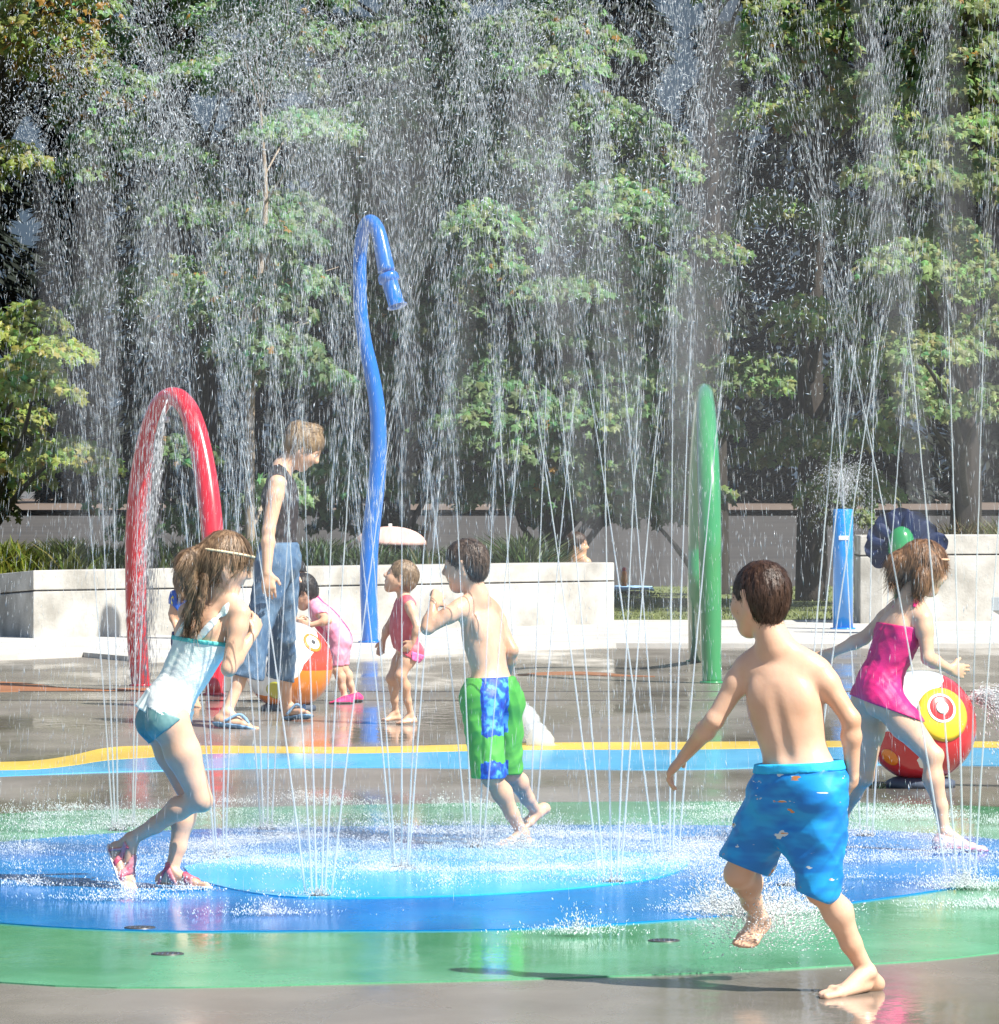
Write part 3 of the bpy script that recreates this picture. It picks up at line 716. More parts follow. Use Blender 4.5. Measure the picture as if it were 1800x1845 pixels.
# ---------------------------------------------------------------- A  boy in blue shorts, right foreground
A = Person(12.38, dict(
    N=(1398,1168,0), Hd=(1368,1078,.02), SL=(1342,1207,.05), SR=(1476,1210,-.02), C=(1412,1262,0), W=(1430,1345,.0), P=(1440,1405,0),
    EL=(1287,1298,.06), WL=(1233,1362,.15), XL=(1200,1400,.19), ER=(1533,1296,-.04), WR=(1536,1408,.0), XR=(1500,1462,.06),
    HL=(1402,1428,.05), HR=(1478,1425,-.02), KL=(1332,1572,.14), AL=(1366,1650,.33), FL=(1380,1668,.38), TL=(1334,1712,.30),
    KR=(1480,1602,-.02), AR=(1562,1752,.05), FR=(1590,1786,.12), TR=(1472,1800,-.11)),
    (-.6, .8, 0), .70, .175, (-.66, .75, -.12), (.05, .1, 1), chestr=.90, waistr=.80, armr=.90, hand_n={'R': (-1, .2, .2), 'L': (.3, .3, -1)}, curls={'R': (.25, .3, .35, .4), 'L': (.3, .4, .5, .5)})
A.root('running boy seen from behind, bare back, dark hair, bright blue board shorts, barefoot'); A.body(SK1); A.eyes(EW, EI)
A.hair(HB, n=5200, L=.030, flow=flowdown, off=.02, back=.03, w=.0010)
def shorts_mat(name, base, base2, acc, acc2, th=.62, sc=9, sc3=(1, 1, 1)):
    m, nt, N, b = newmat(name); L = nt.links; tc = N.new('ShaderNodeTexCoord')
    n1 = noise(nt, sc, 3, tc.outputs['Object'], sc3=sc3); n2 = noise(nt, sc*.6, 2, tc.outputs['Object'], sc3=sc3); fine = noise(nt, 500, 2, tc.outputs['Object'])
    r1 = ramp(N, [(.40, base), (.56, base2)]); L.new(n2.outputs['Fac'], r1.inputs[0])
    r2 = ramp(N, [(th, (0, 0, 0)), (th+.012, (1, 1, 1))]); L.new(n1.outputs['Fac'], r2.inputs[0])
    r3 = ramp(N, [(.46, acc), (.50, acc2)]); r3.color_ramp.interpolation = 'CONSTANT'; L.new(n2.outputs['Fac'], r3.inputs[0])
    mx = N.new('ShaderNodeMixRGB'); L.new(r2.outputs[0], mx.inputs[0]); L.new(r1.outputs[0], mx.inputs[1]); L.new(r3.outputs[0], mx.inputs[2]); L.new(mx.outputs[0], b.inputs['Base Color'])
    b.inputs['Roughness'].default_value = .5
    bp = N.new('ShaderNodeBump'); bp.inputs['Strength'].default_value = .2; bp.inputs['Distance'].default_value = .002; L.new(fine.outputs['Fac'], bp.inputs['Height']); L.new(bp.outputs[0], b.inputs['Normal'])
    return m
T = Sdf(); a = A.at; J = A.J
T.cone('s', a(1414,1404,.015), a(1470,1402,-.015), .058, .058, k=.04, n=A.dep, f=.95)
T.cone('s', a(1436,1380,0), a(1440,1420,0), .074, .080, k=.03, n=A.dep, f=.85)
T.cone('s', a(1408,1425,.05), a(1345,1555,.14), .066, .070, k=.03)
T.cone('s', a(1470,1422,-.01), a(1474,1600,-.01), .068, .056, k=.03)
T.cone('s', a(1392,1470,.05), a(1450,1520,.0), .05, .05, k=.05)
T.cone('s', a(1340,1566,.145), a(1322,1600,.16), .054, .060, k=.01, sub=True)
T.cone('s', a(1476,1618,-.01), a(1482,1660,-.01), .046, .056, k=.01, sub=True)
AS = shorts_mat('board_shorts_blue', (.005, .20, .62), (.01, .34, .78), (.62, .70, .74), (.66, .26, .08), .655, 20, (.55, 1, 2.0))
A.own('shorts', T, AS, .0055, 46, [plane(a(1345,1563,.14), nz(J['KL']-J['HL'])+np.array([0,0,-.3])), plane(a(1472,1620,-.01), nz(J['KR']-J['HR'])+np.array([-.45,0,-.1])), plane(a(1435,1378,0), (-.06, 0, 1))], over=('torso', 'legL', 'legR'))
T = Sdf(); T.cone('s', a(1414,1395,.015), a(1470,1393,-.015), .063, .063, k=.01, n=A.dep, f=.95); T.cone('s', a(1438,1380,0), a(1440,1400,0), .080, .082, k=.03, n=A.dep, f=.85)
A.own('waistband', T, cl('waistband_blue', (.02, .42, .78)), .001, 90, [plane(a(1435,1373,0), (-.06, 0, 1)), plane(a(1435,1390,0), (.06, 0, -1))], over=('torso',), gap=.012)

# ---------------------------------------------------------------- B  boy in green and blue shorts
B = Person(17.4, dict(
    N=(862,1082,0), Hd=(838,1018,0), SL=(822,1100,-.07), SR=(888,1102,.12), C=(866,1135,.02), W=(882,1200,.02), P=(884,1245,0),
    EL=(770,1132,-.10), WL=(782,1088,-.06), XL=(800,1052,.02), ER=(922,1172,.08), WR=(912,1226,.20), XR=(902,1250,.26),
    HL=(864,1262,-.05), HR=(904,1264,.06), KL=(886,1400,-.10), AL=(942,1502,-.02), FL=(957,1528,.0), TL=(893,1527,-.10),
    KR=(918,1392,.10), AR=(967,1463,.30), FR=(990,1462,.34), TR=(938,1496,.26)),
    (-.85, .5, 0), .66, .173, (-.95, .28, -.12), (.02, 0, 1), chestr=.86, waistr=.80, armr=.9, hand_n={'L': (-.1, 1, .2)}, curls={'L': (.8, .9, 1, 1)})
B.root('boy running left, fist at his chin, bare back, green and dark blue board shorts'); B.body(SK1); B.eyes(EW, EI)
B.hair(HM if False else hairm('hair_grey_brown', (.05, .032, .024), (.15, .105, .08)), n=4200, L=.026, flow=flowdown, off=.02, back=.02)
T = Sdf(); a = B.at; J = B.J
T.cone('s', a(868,1250,-.03), a(900,1250,.04), .062, .062, k=.03)
T.cone('s', a(866,1262,-.05), a(880,1392,-.09), .066, .062, k=.02)
T.cone('s', a(902,1262,.05), a(912,1385,.10), .064, .056, k=.02)
T.cone('s', a(882,1408,-.09), a(884,1430,-.09), .052, .06, k=.01, sub=True)
m, nt, N, b = newmat('board_shorts_green'); L = nt.links; tc = N.new('ShaderNodeTexCoord'); sx = N.new('ShaderNodeSeparateXYZ'); L.new(tc.outputs['Object'], sx.inputs[0])
wob = noise(nt, 22, 3, tc.outputs['Object'])
def mth(op, i0, i1=None, i2=None):
    q = N.new('ShaderNodeMath'); q.operation = op
    for i, v in enumerate((i0, i1, i2)):
        if v is None: continue
        if hasattr(v, 'links') or hasattr(v, 'is_linked'): L.new(v, q.inputs[i])
        else: q.inputs[i].default_value = v
    return q.outputs[0]
xo = B.J['P'][0]; x0 = P(868, 1300, 17.3)[0]-xo; x1 = P(915, 1300, 17.3)[0]-xo; zt = P(0,1325,17.3)[2]; zb = P(0,1372,17.3)[2]
xm = (x0+x1)/2; xd = mth('ABSOLUTE', mth('SUBTRACT', sx.outputs[0], xm)); xw = mth('MULTIPLY_ADD', wob.outputs['Fac'], .02, (x1-x0)/2-.008)
inx = mth('LESS_THAN', xd, xw); zz = mth('MULTIPLY_ADD', wob.outputs['Fac'], .06, sx.outputs[2])
inz = mth('MAXIMUM', mth('GREATER_THAN', zz, zt+.03), mth('LESS_THAN', zz, zb+.03)); pan = mth('MULTIPLY', inx, inz)
r1 = ramp(N, [(.36, (.01, .04, .35)), (.52, (.015, .12, .60)), (.62, (.10, .42, .80))]); n3 = noise(nt, 28, 3, tc.outputs['Object']); L.new(n3.outputs['Fac'], r1.inputs[0])
r0 = ramp(N, [(.3, (.07, .38, .06)), (.7, (.13, .50, .09))]); n4 = noise(nt, 8, 2, tc.outputs['Object']); L.new(n4.outputs['Fac'], r0.inputs[0])
mx = N.new('ShaderNodeMixRGB'); L.new(pan, mx.inputs[0]); L.new(r0.outputs[0], mx.inputs[1]); L.new(r1.outputs[0], mx.inputs[2]); L.new(mx.outputs[0], b.inputs['Base Color']); b.inputs['Roughness'].default_value = .5
B.own('shorts', T, m, .0042, 50, [plane(a(885,1399,0), (.02, 0, -1)), plane(a(880,1220,0), (-.03, 0, 1))], over=('torso', 'legL', 'legR'))

# ---------------------------------------------------------------- C  girl in mint swimsuit
C = Person(15.45, dict(
    N=(396,1076,0), Hd=(410,1012,-.02), SL=(338,1104,.10), SR=(434,1106,-.08), C=(372,1142,0), W=(332,1218,0), P=(302,1272,0),
    ER=(412,1205,-.12), WR=(456,1142,-.04), XR=(468,1102,.02), EL=(392,1170,.22), WL=(440,1140,.22), XL=(458,1106,.18),
    HR=(308,1302,-.06), HL=(290,1300,.07), KR=(362,1440,-.05), AR=(236,1512,.06), FR=(196,1524,.1), TR=(236,1612,.04),
    KL=(346,1440,.10), AL=(308,1572,.08), FL=(280,1596,.10), TL=(382,1600,.02)),
    (.85, .5, 0), .68, .176, (.90, .22, -.36), (.3, .1, 1), chestr=.88, waistr=.82, thigh=1.05, armr=.9, curls={'R': (.7, .8, .9, 1), 'L': (.6, .7, .8, .9)})
C.root('girl running right in a pale mint swimsuit, brown ponytail and pink sandals'); C.body(SK1); C.eyes(EW, EI)
def pony(T, q, H):
    p = [q(-.42, 0, .08), q(-.62, 0, .0)+[-.02, -.01, -.03], C.at(352,1060,-.04), C.at(345,1098,-.04), C.at(338,1135,-.035)]
    T.chain('h', p, [.024, .026, .022, .015, .005], k=.02)
    T.chain('h', [C.at(372,1035,-.06), C.at(362,1085,-.07), C.at(356,1128,-.07)], [.012, .012, .004], k=.008)
C.hair(HM, n=6500, L=.055, flow=flowdown, off=.02, extra=pony, w=.0013)
b = MB(); q = C.hd['q']; rg = []
for i in range(33):
    t = math.radians(-115+230*i/32); H = C.hd['H']; t = 2*math.pi*i/32; rg.append(C.hd['c']+H*(C.hd['f']*(-.06+.47*math.cos(t))+C.hd['r']*.385*math.sin(t)+C.hd['u']*(.14+.10*math.cos(t))))
b.tube(rg, [.004]*33, 8); b.build('headband', cl('headband_cream', (.75, .62, .42)), C.o)
MT = mat('swimsuit_mint', (.72, .83, .77), (.85, .88, .84), 9, .5, .4, bump=.25, bscale=260, lo=.40, hi=.52)
TL_ = cl('teal_trim', (.10, .50, .46)); TD = mat('swim_bottom_teal', (.05, .17, .19), (.20, .36, .34), 12, .5)
a = C.at; nd = nz(C.J['N']-C.J['P'])
C.cloth('swimsuit', {'torso', 'groove'}, .006, [plane(a(345,1150,-.05), nz(a(345,1150,-.05)*0+np.array([.12, 0, 1]))), plane(C.J['P']-nd*.025, -nd)], MT, .0015, 90)
T = Sdf(); T.chain('t', [a(300,1140,.1), a(300,1140,.1)], [.01, .01])
C.cloth('neckline_trim', {'torso', 'groove'}, .0085, [plane(a(345,1150,-.05), (.12, 0, 1)), plane(a(345,1158,-.05), (-.12, 0, -1))], TL_)
C.cloth('swim_bottom', {'torso', 'legL', 'legR'}, .005, [plane(C.J['P']-nd*.01, nd), plane(a(292,1322,0), (.62, 0, -.8))], TD, .001, 90)
# peplum frill
T = Sdf(); c0 = C.J['P']-nd*.012; lt = C.lat
T.cone('s', c0+nd*.02, c0-nd*.075, .094, .108, k=.01, n=C.dep, f=.80)
F = T.field(.004); X = F.full(); ang = np.arctan2((X[0]-c0[0])*C.dep[0]+(X[1]-c0[1])*C.dep[1]+(X[2]-c0[2])*C.dep[2], (X[0]-c0[0])*lt[0]+(X[1]-c0[1])*lt[1]+(X[2]-c0[2])*lt[2])
hgt = (X[0]-c0[0])*nd[0]+(X[1]-c0[1])*nd[1]+(X[2]-c0[2])*nd[2]
F.D = F.D+(np.sin(ang*14)*.005*np.clip((.03-hgt)/.06, 0, 1)).astype(np.float32)
F.D = np.maximum(F.D, np.maximum(hgt-.035, -hgt-.032)).astype(np.float32)
link('frill', F.mesh('frill'), mat('swimsuit_frill', (.74, .84, .79), (.86, .88, .84), 18, .55, .4), C.o)
def strap(Pn, pts, w, m, tags=('torso', 'armL', 'armR', 'groove'), off=.006):
    pts = [np.array(p) for p in pts]
    def rg(X):
        d = None
        for i in range(len(pts)-1):
            e = cone_sd(X, pts[i], pts[i+1], w, w); d = e if d is None else np.minimum(d, e)
        return d
    return Pn.cloth('strap', set(tags), off, rg, m)
strap(C, [a(350,1156,-.085), a(390,1112,-.10), a(424,1084,-.06), a(432,1078,.0)], .014, MT)
strap(C, [a(318,1152,-.0), a(345,1105,-.02), a(368,1082,.05)], .013, MT)
SO = mat('sandal_sole', (.70, .66, .66), (.82, .78, .78), 12, .6); ST = mat('sandal_strap', (.50, .06, .12), (.62, .30, .30), 30, .6)
def sandal(Pn, s_, m_sole=SO, m_strap=ST, th=.014, name='sandal', full=False, strapm=None, upw=.018):
    J = Pn.J; A_, he, to = J['A'+s_], J['F'+s_], J['T'+s_]; d = nz(to-he); u = nz((A_-he)-d*np.dot(A_-he, d)); L_ = np.linalg.norm(to-he)
    r = Pn.cloth(name+'_sole' if False else name, {'foot'+s_}, .009, [plane(he+u*.006, u), lambda X: -plane(he-u*th, u)(X)], m_sole)
    F = None
    bands = [(.10, .05), (.42, .10), (.70, .14)] if not full else []
    if full:
        Pn.cloth('shoe_upper', {'foot'+s_}, .006, [plane(he+u*.055+d*.0, nz(u+.25*d))], m_strap, parent=r)
    else:
        for t0, wd in bands:
            def rg(X, t0=t0, wd=wd): return np.abs(plane(he+d*L_*t0, nz(d+u*.5*(1 if t0 > .3 else -.9)))(X))-L_*wd*.45
            Pn.cloth('sandal_strap', {'foot'+s_, 'shin'+s_}, .006, [rg, plane(he+u*.075, u)], m_strap, parent=r)
    return r
C.S.p  # feet sit a sole's thickness above the ground
sandal(C, 'L'); sandal(C, 'R')

# ---------------------------------------------------------------- D  woman in black top and capri jeans
D = Person(25.95, dict(
    N=(507,848,0), Hd=(548,806,0), SR=(500,872,-.14), SL=(507,868,.16), C=(506,900,0), W=(504,958,0), P=(502,1005,0),
    ER=(484,956,-.22), WR=(481,1032,-.27), XR=(486,1074,-.27), EL=(512,956,.22), WL=(520,1030,.24), XL=(524,1060,.22),
    HR=(496,1022,-.09), HL=(508,1022,.09), KR=(466,1142,-.12), AR=(408,1284,-.22), FR=(384,1304,-.22), TR=(464,1316,-.30),
    KL=(512,1145,.20), AL=(516,1272,.62), FL=(512,1294,.62), TL=(562,1289,.50)),
    (.93, .3, 0), .93, .214, (.80, .10, -.58), (.6, .1, .9), vox=.006, chestr=.86, waistr=.82, armr=.98)
D.root('woman looking down in a black sleeveless top, blue capri jeans and blue flip-flops'); D.body(SK1); D.eyes(EW, EI)
def bun(T, q, H):
    T.ell('h', q(-.40, 0, .30), (.16*H, .17*H, .15*H), k=.02); T.ell('h', q(-.1, 0, .46), (.25*H, .22*H, .10*H), k=.03)
D.hair(hairm('hair_ash_blond', (.16, .10, .055), (.46, .33, .19), 60), n=5200, L=.06, off=.045, extra=bun, flow=lambda p, s: nz_rows(s.hd['c']-s.hd['f']*.09*1+s.hd['u']*.05-p)*.8, w=.0016, lift=.004)
BK = cl('black_top', (.018, .016, .018), (.045, .035, .04), 40); a = D.at; J = D.J
D.cloth('top', {'torso', 'groove'}, .010, [plane(a(500,984,0), (0, 0, -1)), lambda X: -cone_sd(X, J['N']+[.005, 0, .05], J['N']+[.06, 0, .03], .075, .085), lambda X: -cone_sd(X, J['SR']+[0, -.12, .0], J['SR']+[0, -.02, -.03], .050, .042), lambda X: -cone_sd(X, J['SL']+[0, .12, .0], J['SL']+[0, .02, -.03], .050, .042)], BK, .004, 45)
T = Sdf()
T.cone('s', a(502,985,0), a(502,1010,0), .118, .135, k=.05, n=nz((1, .3, 0)), f=.82)
T.cone('s', a(494,1020,-.07), a(462,1140,-.14), .084, .067, k=.012); T.cone('s', a(462,1140,-.14), a(451,1216,-.17), .067, .074, k=.012)
T.cone('s', a(508,1020,.09), a(508,1140,.24), .084, .065, k=.012); T.cone('s', a(508,1140,.24), a(504,1214,.42), .065, .070, k=.012)
T.cone('s', a(449,1222,-.16), a(440,1260,-.17), .066, .08, k=.01, sub=True); T.cone('s', a(505,1222,.43), a(505,1260,.47), .062, .08, k=.01, sub=True)
JN = mat('denim', (.055, .12, .23), (.13, .22, .34), 14, .8, .2, bump=.5, bscale=300, sc3=(1, 1, .5))
D.own('jeans', T, JN, .0065, 40, [lambda X: np.maximum(plane(a(448,1221,-.15), (-.25, 0, -1))(X), -1) if True else 0, plane(a(502,979,0), (0, 0, 1))], h=.006, over=('torso', 'legL', 'legR', 'shinL', 'shinR'), gap=.010)
T = Sdf(); T.cone('s', a(502,982,0), a(502,985,0), .122, .124, k=.01, n=nz((1, .3, 0)), f=.82)
D.own('waistband', T, JN, .001, 60, [plane(a(502,977,0), (0, 0, 1)), plane(a(502,990,0), (0, 0, -1))], h=.006)
FB = cl('flip_flop_blue', (.16, .34, .58), (.26, .44, .66))
def flipflop(Pn, s_):
    J = Pn.J; A_, he, to = J['A'+s_], J['F'+s_], J['T'+s_]; d = nz(to-he); u = nz((A_-he)-d*np.dot(A_-he, d)); l = np.cross(d, u); L_ = np.linalg.norm(to-he)
    r = Pn.cloth('flip_flop', {'foot'+s_}, .012, [plane(he+u*.005, u), lambda X: -plane(he-u*.018, u)(X)], FB)
    b = MB(); t = he+d*L_*.78+u*.03+l*.008
    for s in (-1, 1): b.tube(spline([t, he+d*L_*.58+u*.062+l*.03*s, he+d*L_*.30+u*.012+l*.046*s], 12), .0075, 8)
    b.tube([t, t-u*.035], .006, 8); b.build('thong_strap', FB, r)
flipflop(D, 'R'); flipflop(D, 'L')

# ---------------------------------------------------------------- E  child in pink bending over the orange ball
E_ = Person(28.6, dict(
    N=(568,1086,0), Hd=(545,1066,-.02), SL=(570,1100,-.10), SR=(572,1098,.12), C=(582,1112,0), W=(600,1130,0), P=(612,1148,0),
    EL=(592,1118,-.16), WL=(560,1126,-.17), XL=(532,1121,-.17), ER=(585,1120,.12), WR=(560,1124,.08), XR=(540,1122,.05),
    HL=(612,1158,-.06), HR=(612,1158,.06), KL=(607,1205,-.07), AL=(622,1256,-.05), FL=(634,1268,-.05), TL=(596,1269,-.09),
    KR=(618,1203,.07), AR=(638,1250,.12), FR=(652,1263,.12), TR=(616,1264,.09)),
    (-1, 0, 0), .56, .182, (-.86, 0, -.5), (-.5, 0, .86), vox=.005, thigh=1.0)
E_.root('small child in a pink short wetsuit bending over the orange play ball, dark hair'); E_.body(SK1); E_.eyes(EW, EI)
E_.hair(HK, n=2200, L=.035, flow=flowdown, off=.06, back=.05)
a = E_.at; J = E_.J; PK = mat('wetsuit_pink', (.80, .26, .42), (.86, .42, .55), 12, .5); HPk = cl('wetsuit_hot_pink', (.72, .03, .16))
E_.cloth('wetsuit', {'torso', 'groove', 'armL', 'armR', 'legL', 'legR', 'shinL', 'shinR'}, .008, [lambda X: -cone_sd(X, J['N']+[-.05, 0, .06], J['Hd'], .045, .09), lambda X: -cone_sd(X, J['EL'], J['WL'], .052, .06), lambda X: -cone_sd(X, J['ER'], J['WR'], .052, .06), plane(a(610,1199,0), (0, 0, -1))], PK, .0025, 70)
E_.cloth('wetsuit_belly_panel', {'torso', 'groove'}, .0105, [plane(J['C']*.5+J['P']*.5+np.array([-.020, 0, -.035]), nz((.75, 0, .75))), plane(J['N']+[.03, 0, 0], (-1, 0, .3))], HPk)
E_.cloth('wetsuit_back_seam', {'torso', 'groove'}, .011, [lambda X: np.abs(X[1]-J['P'][1]+.03)-.008, plane(J['C']*.5+J['P']*.5, -nz((.75, 0, .75)))], HPk)
SB = mat('water_shoe_black', (.03, .03, .035), (.06, .06, .065), 9, .6)
for s_ in 'LR': sandal(E_, s_, SB, HPk, .010, 'water_shoe', full=True)

# ---------------------------------------------------------------- F  child with black cap behind the woman
Fp = Person(29.3, dict(
    N=(517,1066,0), Hd=(527,1034,0), SL=(516,1078,.10), SR=(516,1080,-.10), C=(515,1100,0), W=(513,1128,0), P=(512,1146,0),
    ER=(520,1106,-.12), WR=(536,1118,-.1), XR=(548,1120,-.09), EL=(520,1106,.12), WL=(536,1118,.1), XL=(548,1120,.09),
    HR=(512,1155,-.05), HL=(512,1155,.05), KR=(514,1202,-.05), AR=(508,1244,-.05), FR=(502,1257,-.05), TR=(536,1257.5,-.06),
    KL=(510,1202,.05), AL=(506,1244,.05), FL=(500,1256,.05), TL=(534,1256.5,.05)),
    (1, 0, 0), .50, .176, (.95, -.1, -.25), (.1, 0, 1), vox=.006)
Fp.root('small child in a black peaked cap standing behind the woman, mostly hidden'); Fp.body(SK3); Fp.eyes(EW, EI)
Fp.hair(HK, n=900, L=.03, flow=flowdown, off=.03)
Fp.cloth('swimsuit', {'torso', 'groove'}, .007, [plane(Fp.J['N']-[0, 0, .05], (0, 0, 1))], cl('swimsuit_maroon', (.45, .04, .10)))
T = Sdf(); q = Fp.hd['q']; H = Fp.hd['H']; R_ = [Fp.hd['f'], Fp.hd['r'], Fp.hd['u']]
T.ell('c', q(-.05, 0, .16), (.47*H, .40*H, .42*H), R_); T.cone('c', q(.30, -.1, .20), q(.80, 0, .10), .16*H, .13*H, k=.006, n=Fp.hd['u'], f=.12); T.cone('c', q(.30, .12, .20), q(.74, .1, .11), .14*H, .11*H, k=.006, n=Fp.hd['u'], f=.12)
Fp.own('cap', T, cl('cap_black', (.015, .015, .018)), 0, 40, [plane(q(0, 0, .12), -Fp.hd['u']-.12*Fp.hd['f']*-1)])

# ---------------------------------------------------------------- G  child in blue and yellow swimsuit behind the girl
Gp = Person(28.2, dict(
    N=(332,1060,0), Hd=(342,1030,0), SL=(318,1072,-.02), SR=(352,1074,.06), C=(334,1098,0), W=(336,1128,0), P=(338,1150,0),
    ER=(366,1104,-.02), WR=(374,1130,-.08), XR=(378,1148,-.1), EL=(310,1106,-.02), WL=(318,1134,-.1), XL=(322,1150,-.14),
    HR=(350,1160,0), HL=(326,1160,0), KR=(352,1212,-.05), AR=(352,1256,.04), FR=(350,1270,.06), TR=(356,1276,-.1),
    KL=(326,1212,-.05), AL=(324,1256,.04), FL=(322,1270,.06), TL=(320,1276,-.1)),
    (.3, 1, 0), .55, .180, (.5, .85, -.1), (0, 0, 1), vox=.006)
Gp.root('child in a blue swim top with a yellow patch, hidden behind the girl in mint'); Gp.body(SK2); Gp.eyes(EW, EI)
def long_(T, q, H): T.chain('h', [q(-.3, 0, .1), q(-.36, 0, -.3), q(-.36, 0, -.75)], [.055, .05, .03], k=.03)
Gp.hair(HM, n=1500, L=.05, flow=flowdown, off=.05, extra=long_)
Gp.cloth('swim_top', {'torso', 'groove', 'armL', 'armR'}, .008, [plane(Gp.J['N']-[0, 0, .01], (0, 0, 1)), plane(Gp.J['W'] if 'W' in Gp.J else Gp.J['P'], (0, 0, -1)), lambda X: -cone_sd(X, Gp.J['EL'], Gp.J['WL'], .06, .06), lambda X: -cone_sd(X, Gp.J['ER'], Gp.J['WR'], .06, .06)], cl('swim_blue', (.01, .10, .55)), .002, 70)
Gp.cloth('yellow_patch', {'torso', 'armL'}, .011, [lambda X: cone_sd(X, Gp.at(309,1074,-.07), Gp.at(307,1088,-.07), .016, .016)], cl('swim_yellow', (.85, .72, .05)))
Gp.cloth('swim_bottom', {'torso', 'legL', 'legR'}, .008, [plane(Gp.J['P']+[0, 0, .04], (0, 0, 1)), plane(Gp.J['P']-[0, 0, .10], (0, 0, -1))], cl('swim_navy', (.01, .02, .12)))

# ---------------------------------------------------------------- H  toddler
H_ = Person(26.15, dict(
    N=(728,1078,0), Hd=(722,1040,0), SL=(739,1092,-.10), SR=(722,1092,.09), C=(728,1112,0), W=(726,1140,0), P=(732,1162,0),
    EL=(752,1130,-.13), WL=(744,1156,-.12), XL=(728,1174,-.12), ER=(698,1132,.10), WR=(690,1155,.10), XR=(685,1174,.10),
    HL=(741,1174,-.06), HR=(730,1174,.06), KL=(722,1216,-.08), AL=(741,1288,.0), FL=(751,1303,.0), TL=(714,1305,-.04),
    KR=(706,1222,.03), AR=(713,1282,.12), FR=(722,1298,.14), TR=(685,1300,.08)),
    (-1, .1, 0), .53, .178, (-.93, .08, .34), (.3, 0, 1), vox=.005, waistr=1.08, chestr=.98)
H_.root('barefoot toddler in a red and pink swimsuit looking up, facing left'); H_.body(SK1); H_.eyes(EW, EI)
H_.hair(hairm('hair_toddler', (.13, .085, .05), (.34, .24, .15)), n=2600, L=.03, flow=flowdown, off=.03)
J = H_.J; a = H_.at
H_.cloth('swimsuit', {'torso', 'groove', 'legL', 'legR'}, .007, [lambda X: -cone_sd(X, J['N']+[0, 0, .03], J['N']+[-.06, 0, .04], .050, .05), lambda X: -cone_sd(X, J['SL']+[0, -.08, .03], J['SL']+[0, -.01, -.01], .04, .032), lambda X: -cone_sd(X, J['SR']+[0, .08, .03], J['SR']+[0, .01, -.01], .04, .032), plane(a(735,1182,0), (-.55, 0, -1))], mat('swimsuit_coral', (.62, .05, .10), (.75, .16, .20), 15, .5), .0015, 80)
H_.cloth('swim_frill', {'torso', 'legL', 'legR'}, .013, [plane(a(735,1183,0), (-.55, 0, -1)), plane(a(737,1170,0), (.35, 0, 1)), plane(a(742,1170,0), (-1, 0, 0))], cl('swim_pink', (.80, .16, .42)), .004, 150)

# ---------------------------------------------------------------- I  girl in magenta
I_ = Person(17.15, dict(
    N=(1640,1080,0), Hd=(1668,1022,.02), SL=(1608,1104,.12), SR=(1664,1116,-.08), C=(1622,1138,0), W=(1596,1198,0), P=(1582,1240,0),
    EL=(1556,1150,.16), WL=(1500,1176,.20), XL=(1468,1190,.22), ER=(1672,1186,-.10), WR=(1712,1206,-.02), XR=(1748,1212,.04),
    HR=(1598,1266,-.06), HL=(1572,1262,.07), KR=(1680,1362,-.08), AR=(1702,1500,-.10), FR=(1682,1529,-.10), TR=(1776,1533,-.14),
    KL=(1556,1398,.10), AL=(1496,1502,.26), FL=(1482,1516,.3), TL=(1508,1570,.26)),
    (.9, .4, 0), .67, .176, (.86, .40, -.25), (.25, .1, 1), chestr=.88, waistr=.80, thigh=1.03, armr=.9, curls={'R': (.2, .2, .3, .3)})
I_.root('girl striding right in a magenta swimsuit with one arm flung back, pale pink shoes'); I_.body(SK1); I_.eyes(EW, EI)
def bob(T, q, H):
    T.chain('h', [q(-.30, 0, .15), q(-.55, -.1, -.05), q(-.58, -.12, -.35)], [.04, .033, .014], k=.03)
    T.chain('h', [q(-.1, -.28, .1), q(-.2, -.33, -.25), q(-.28, -.30, -.48)], [.035, .03, .012], k=.02)
    T.chain('h', [q(-.1, .28, .1), q(-.2, .33, -.25), q(-.28, .30, -.48)], [.035, .03, .012], k=.02)
I_.hair(hairm('hair_chestnut', (.08, .04, .02), (.30, .16, .08)), n=6500, L=.055, flow=flowdown, off=.025, extra=bob, w=.0013)
b = MB(); rg = []
for i in range(33):
    t = math.radians(-115+230*i/32); H = I_.hd['H']; t = 2*math.pi*i/32; rg.append(I_.hd['c']+H*(I_.hd['f']*(-.06+.475*math.cos(t))+I_.hd['r']*.39*math.sin(t)+I_.hd['u']*(.16+.10*math.cos(t))))
b.tube(rg, [.004]*33, 8); b.build('headband', cl('headband_peach', (.75, .45, .30)), I_.o)
MG = mat('swimsuit_magenta', (.55, .008, .13), (.72, .02, .20), 10, .5, bump=.2, bscale=250); a = I_.at; J = I_.J; nd = nz(J['N']-J['P'])
I_.cloth('swimsuit', {'torso', 'groove', 'legL', 'legR'}, .007, [plane(a(1620,1126,0), nd+np.array([-.2, 0, .1])), plane(J['P']-nd*.055, -nz(nd+np.array([.1, 0, .3])))], MG, .003, 60)
strap(I_, [a(1622,1128,-.10), a(1640,1100,-.11), a(1650,1084,-.07), a(1652,1080,-.02)], .010, MG)
strap(I_, [a(1600,1122,.0), a(1612,1096,.02), a(1622,1082,.07)], .010, MG)
PS = mat('shoe_pale_pink', (.82, .50, .50), (.86, .66, .64), 25, .6); PSo = mat('shoe_sole_pink', (.62, .14, .25), (.72, .26, .36), 12, .6)
for s_ in 'RL': sandal(I_, s_, PSo, PS, .010, 'water_shoe', full=True)

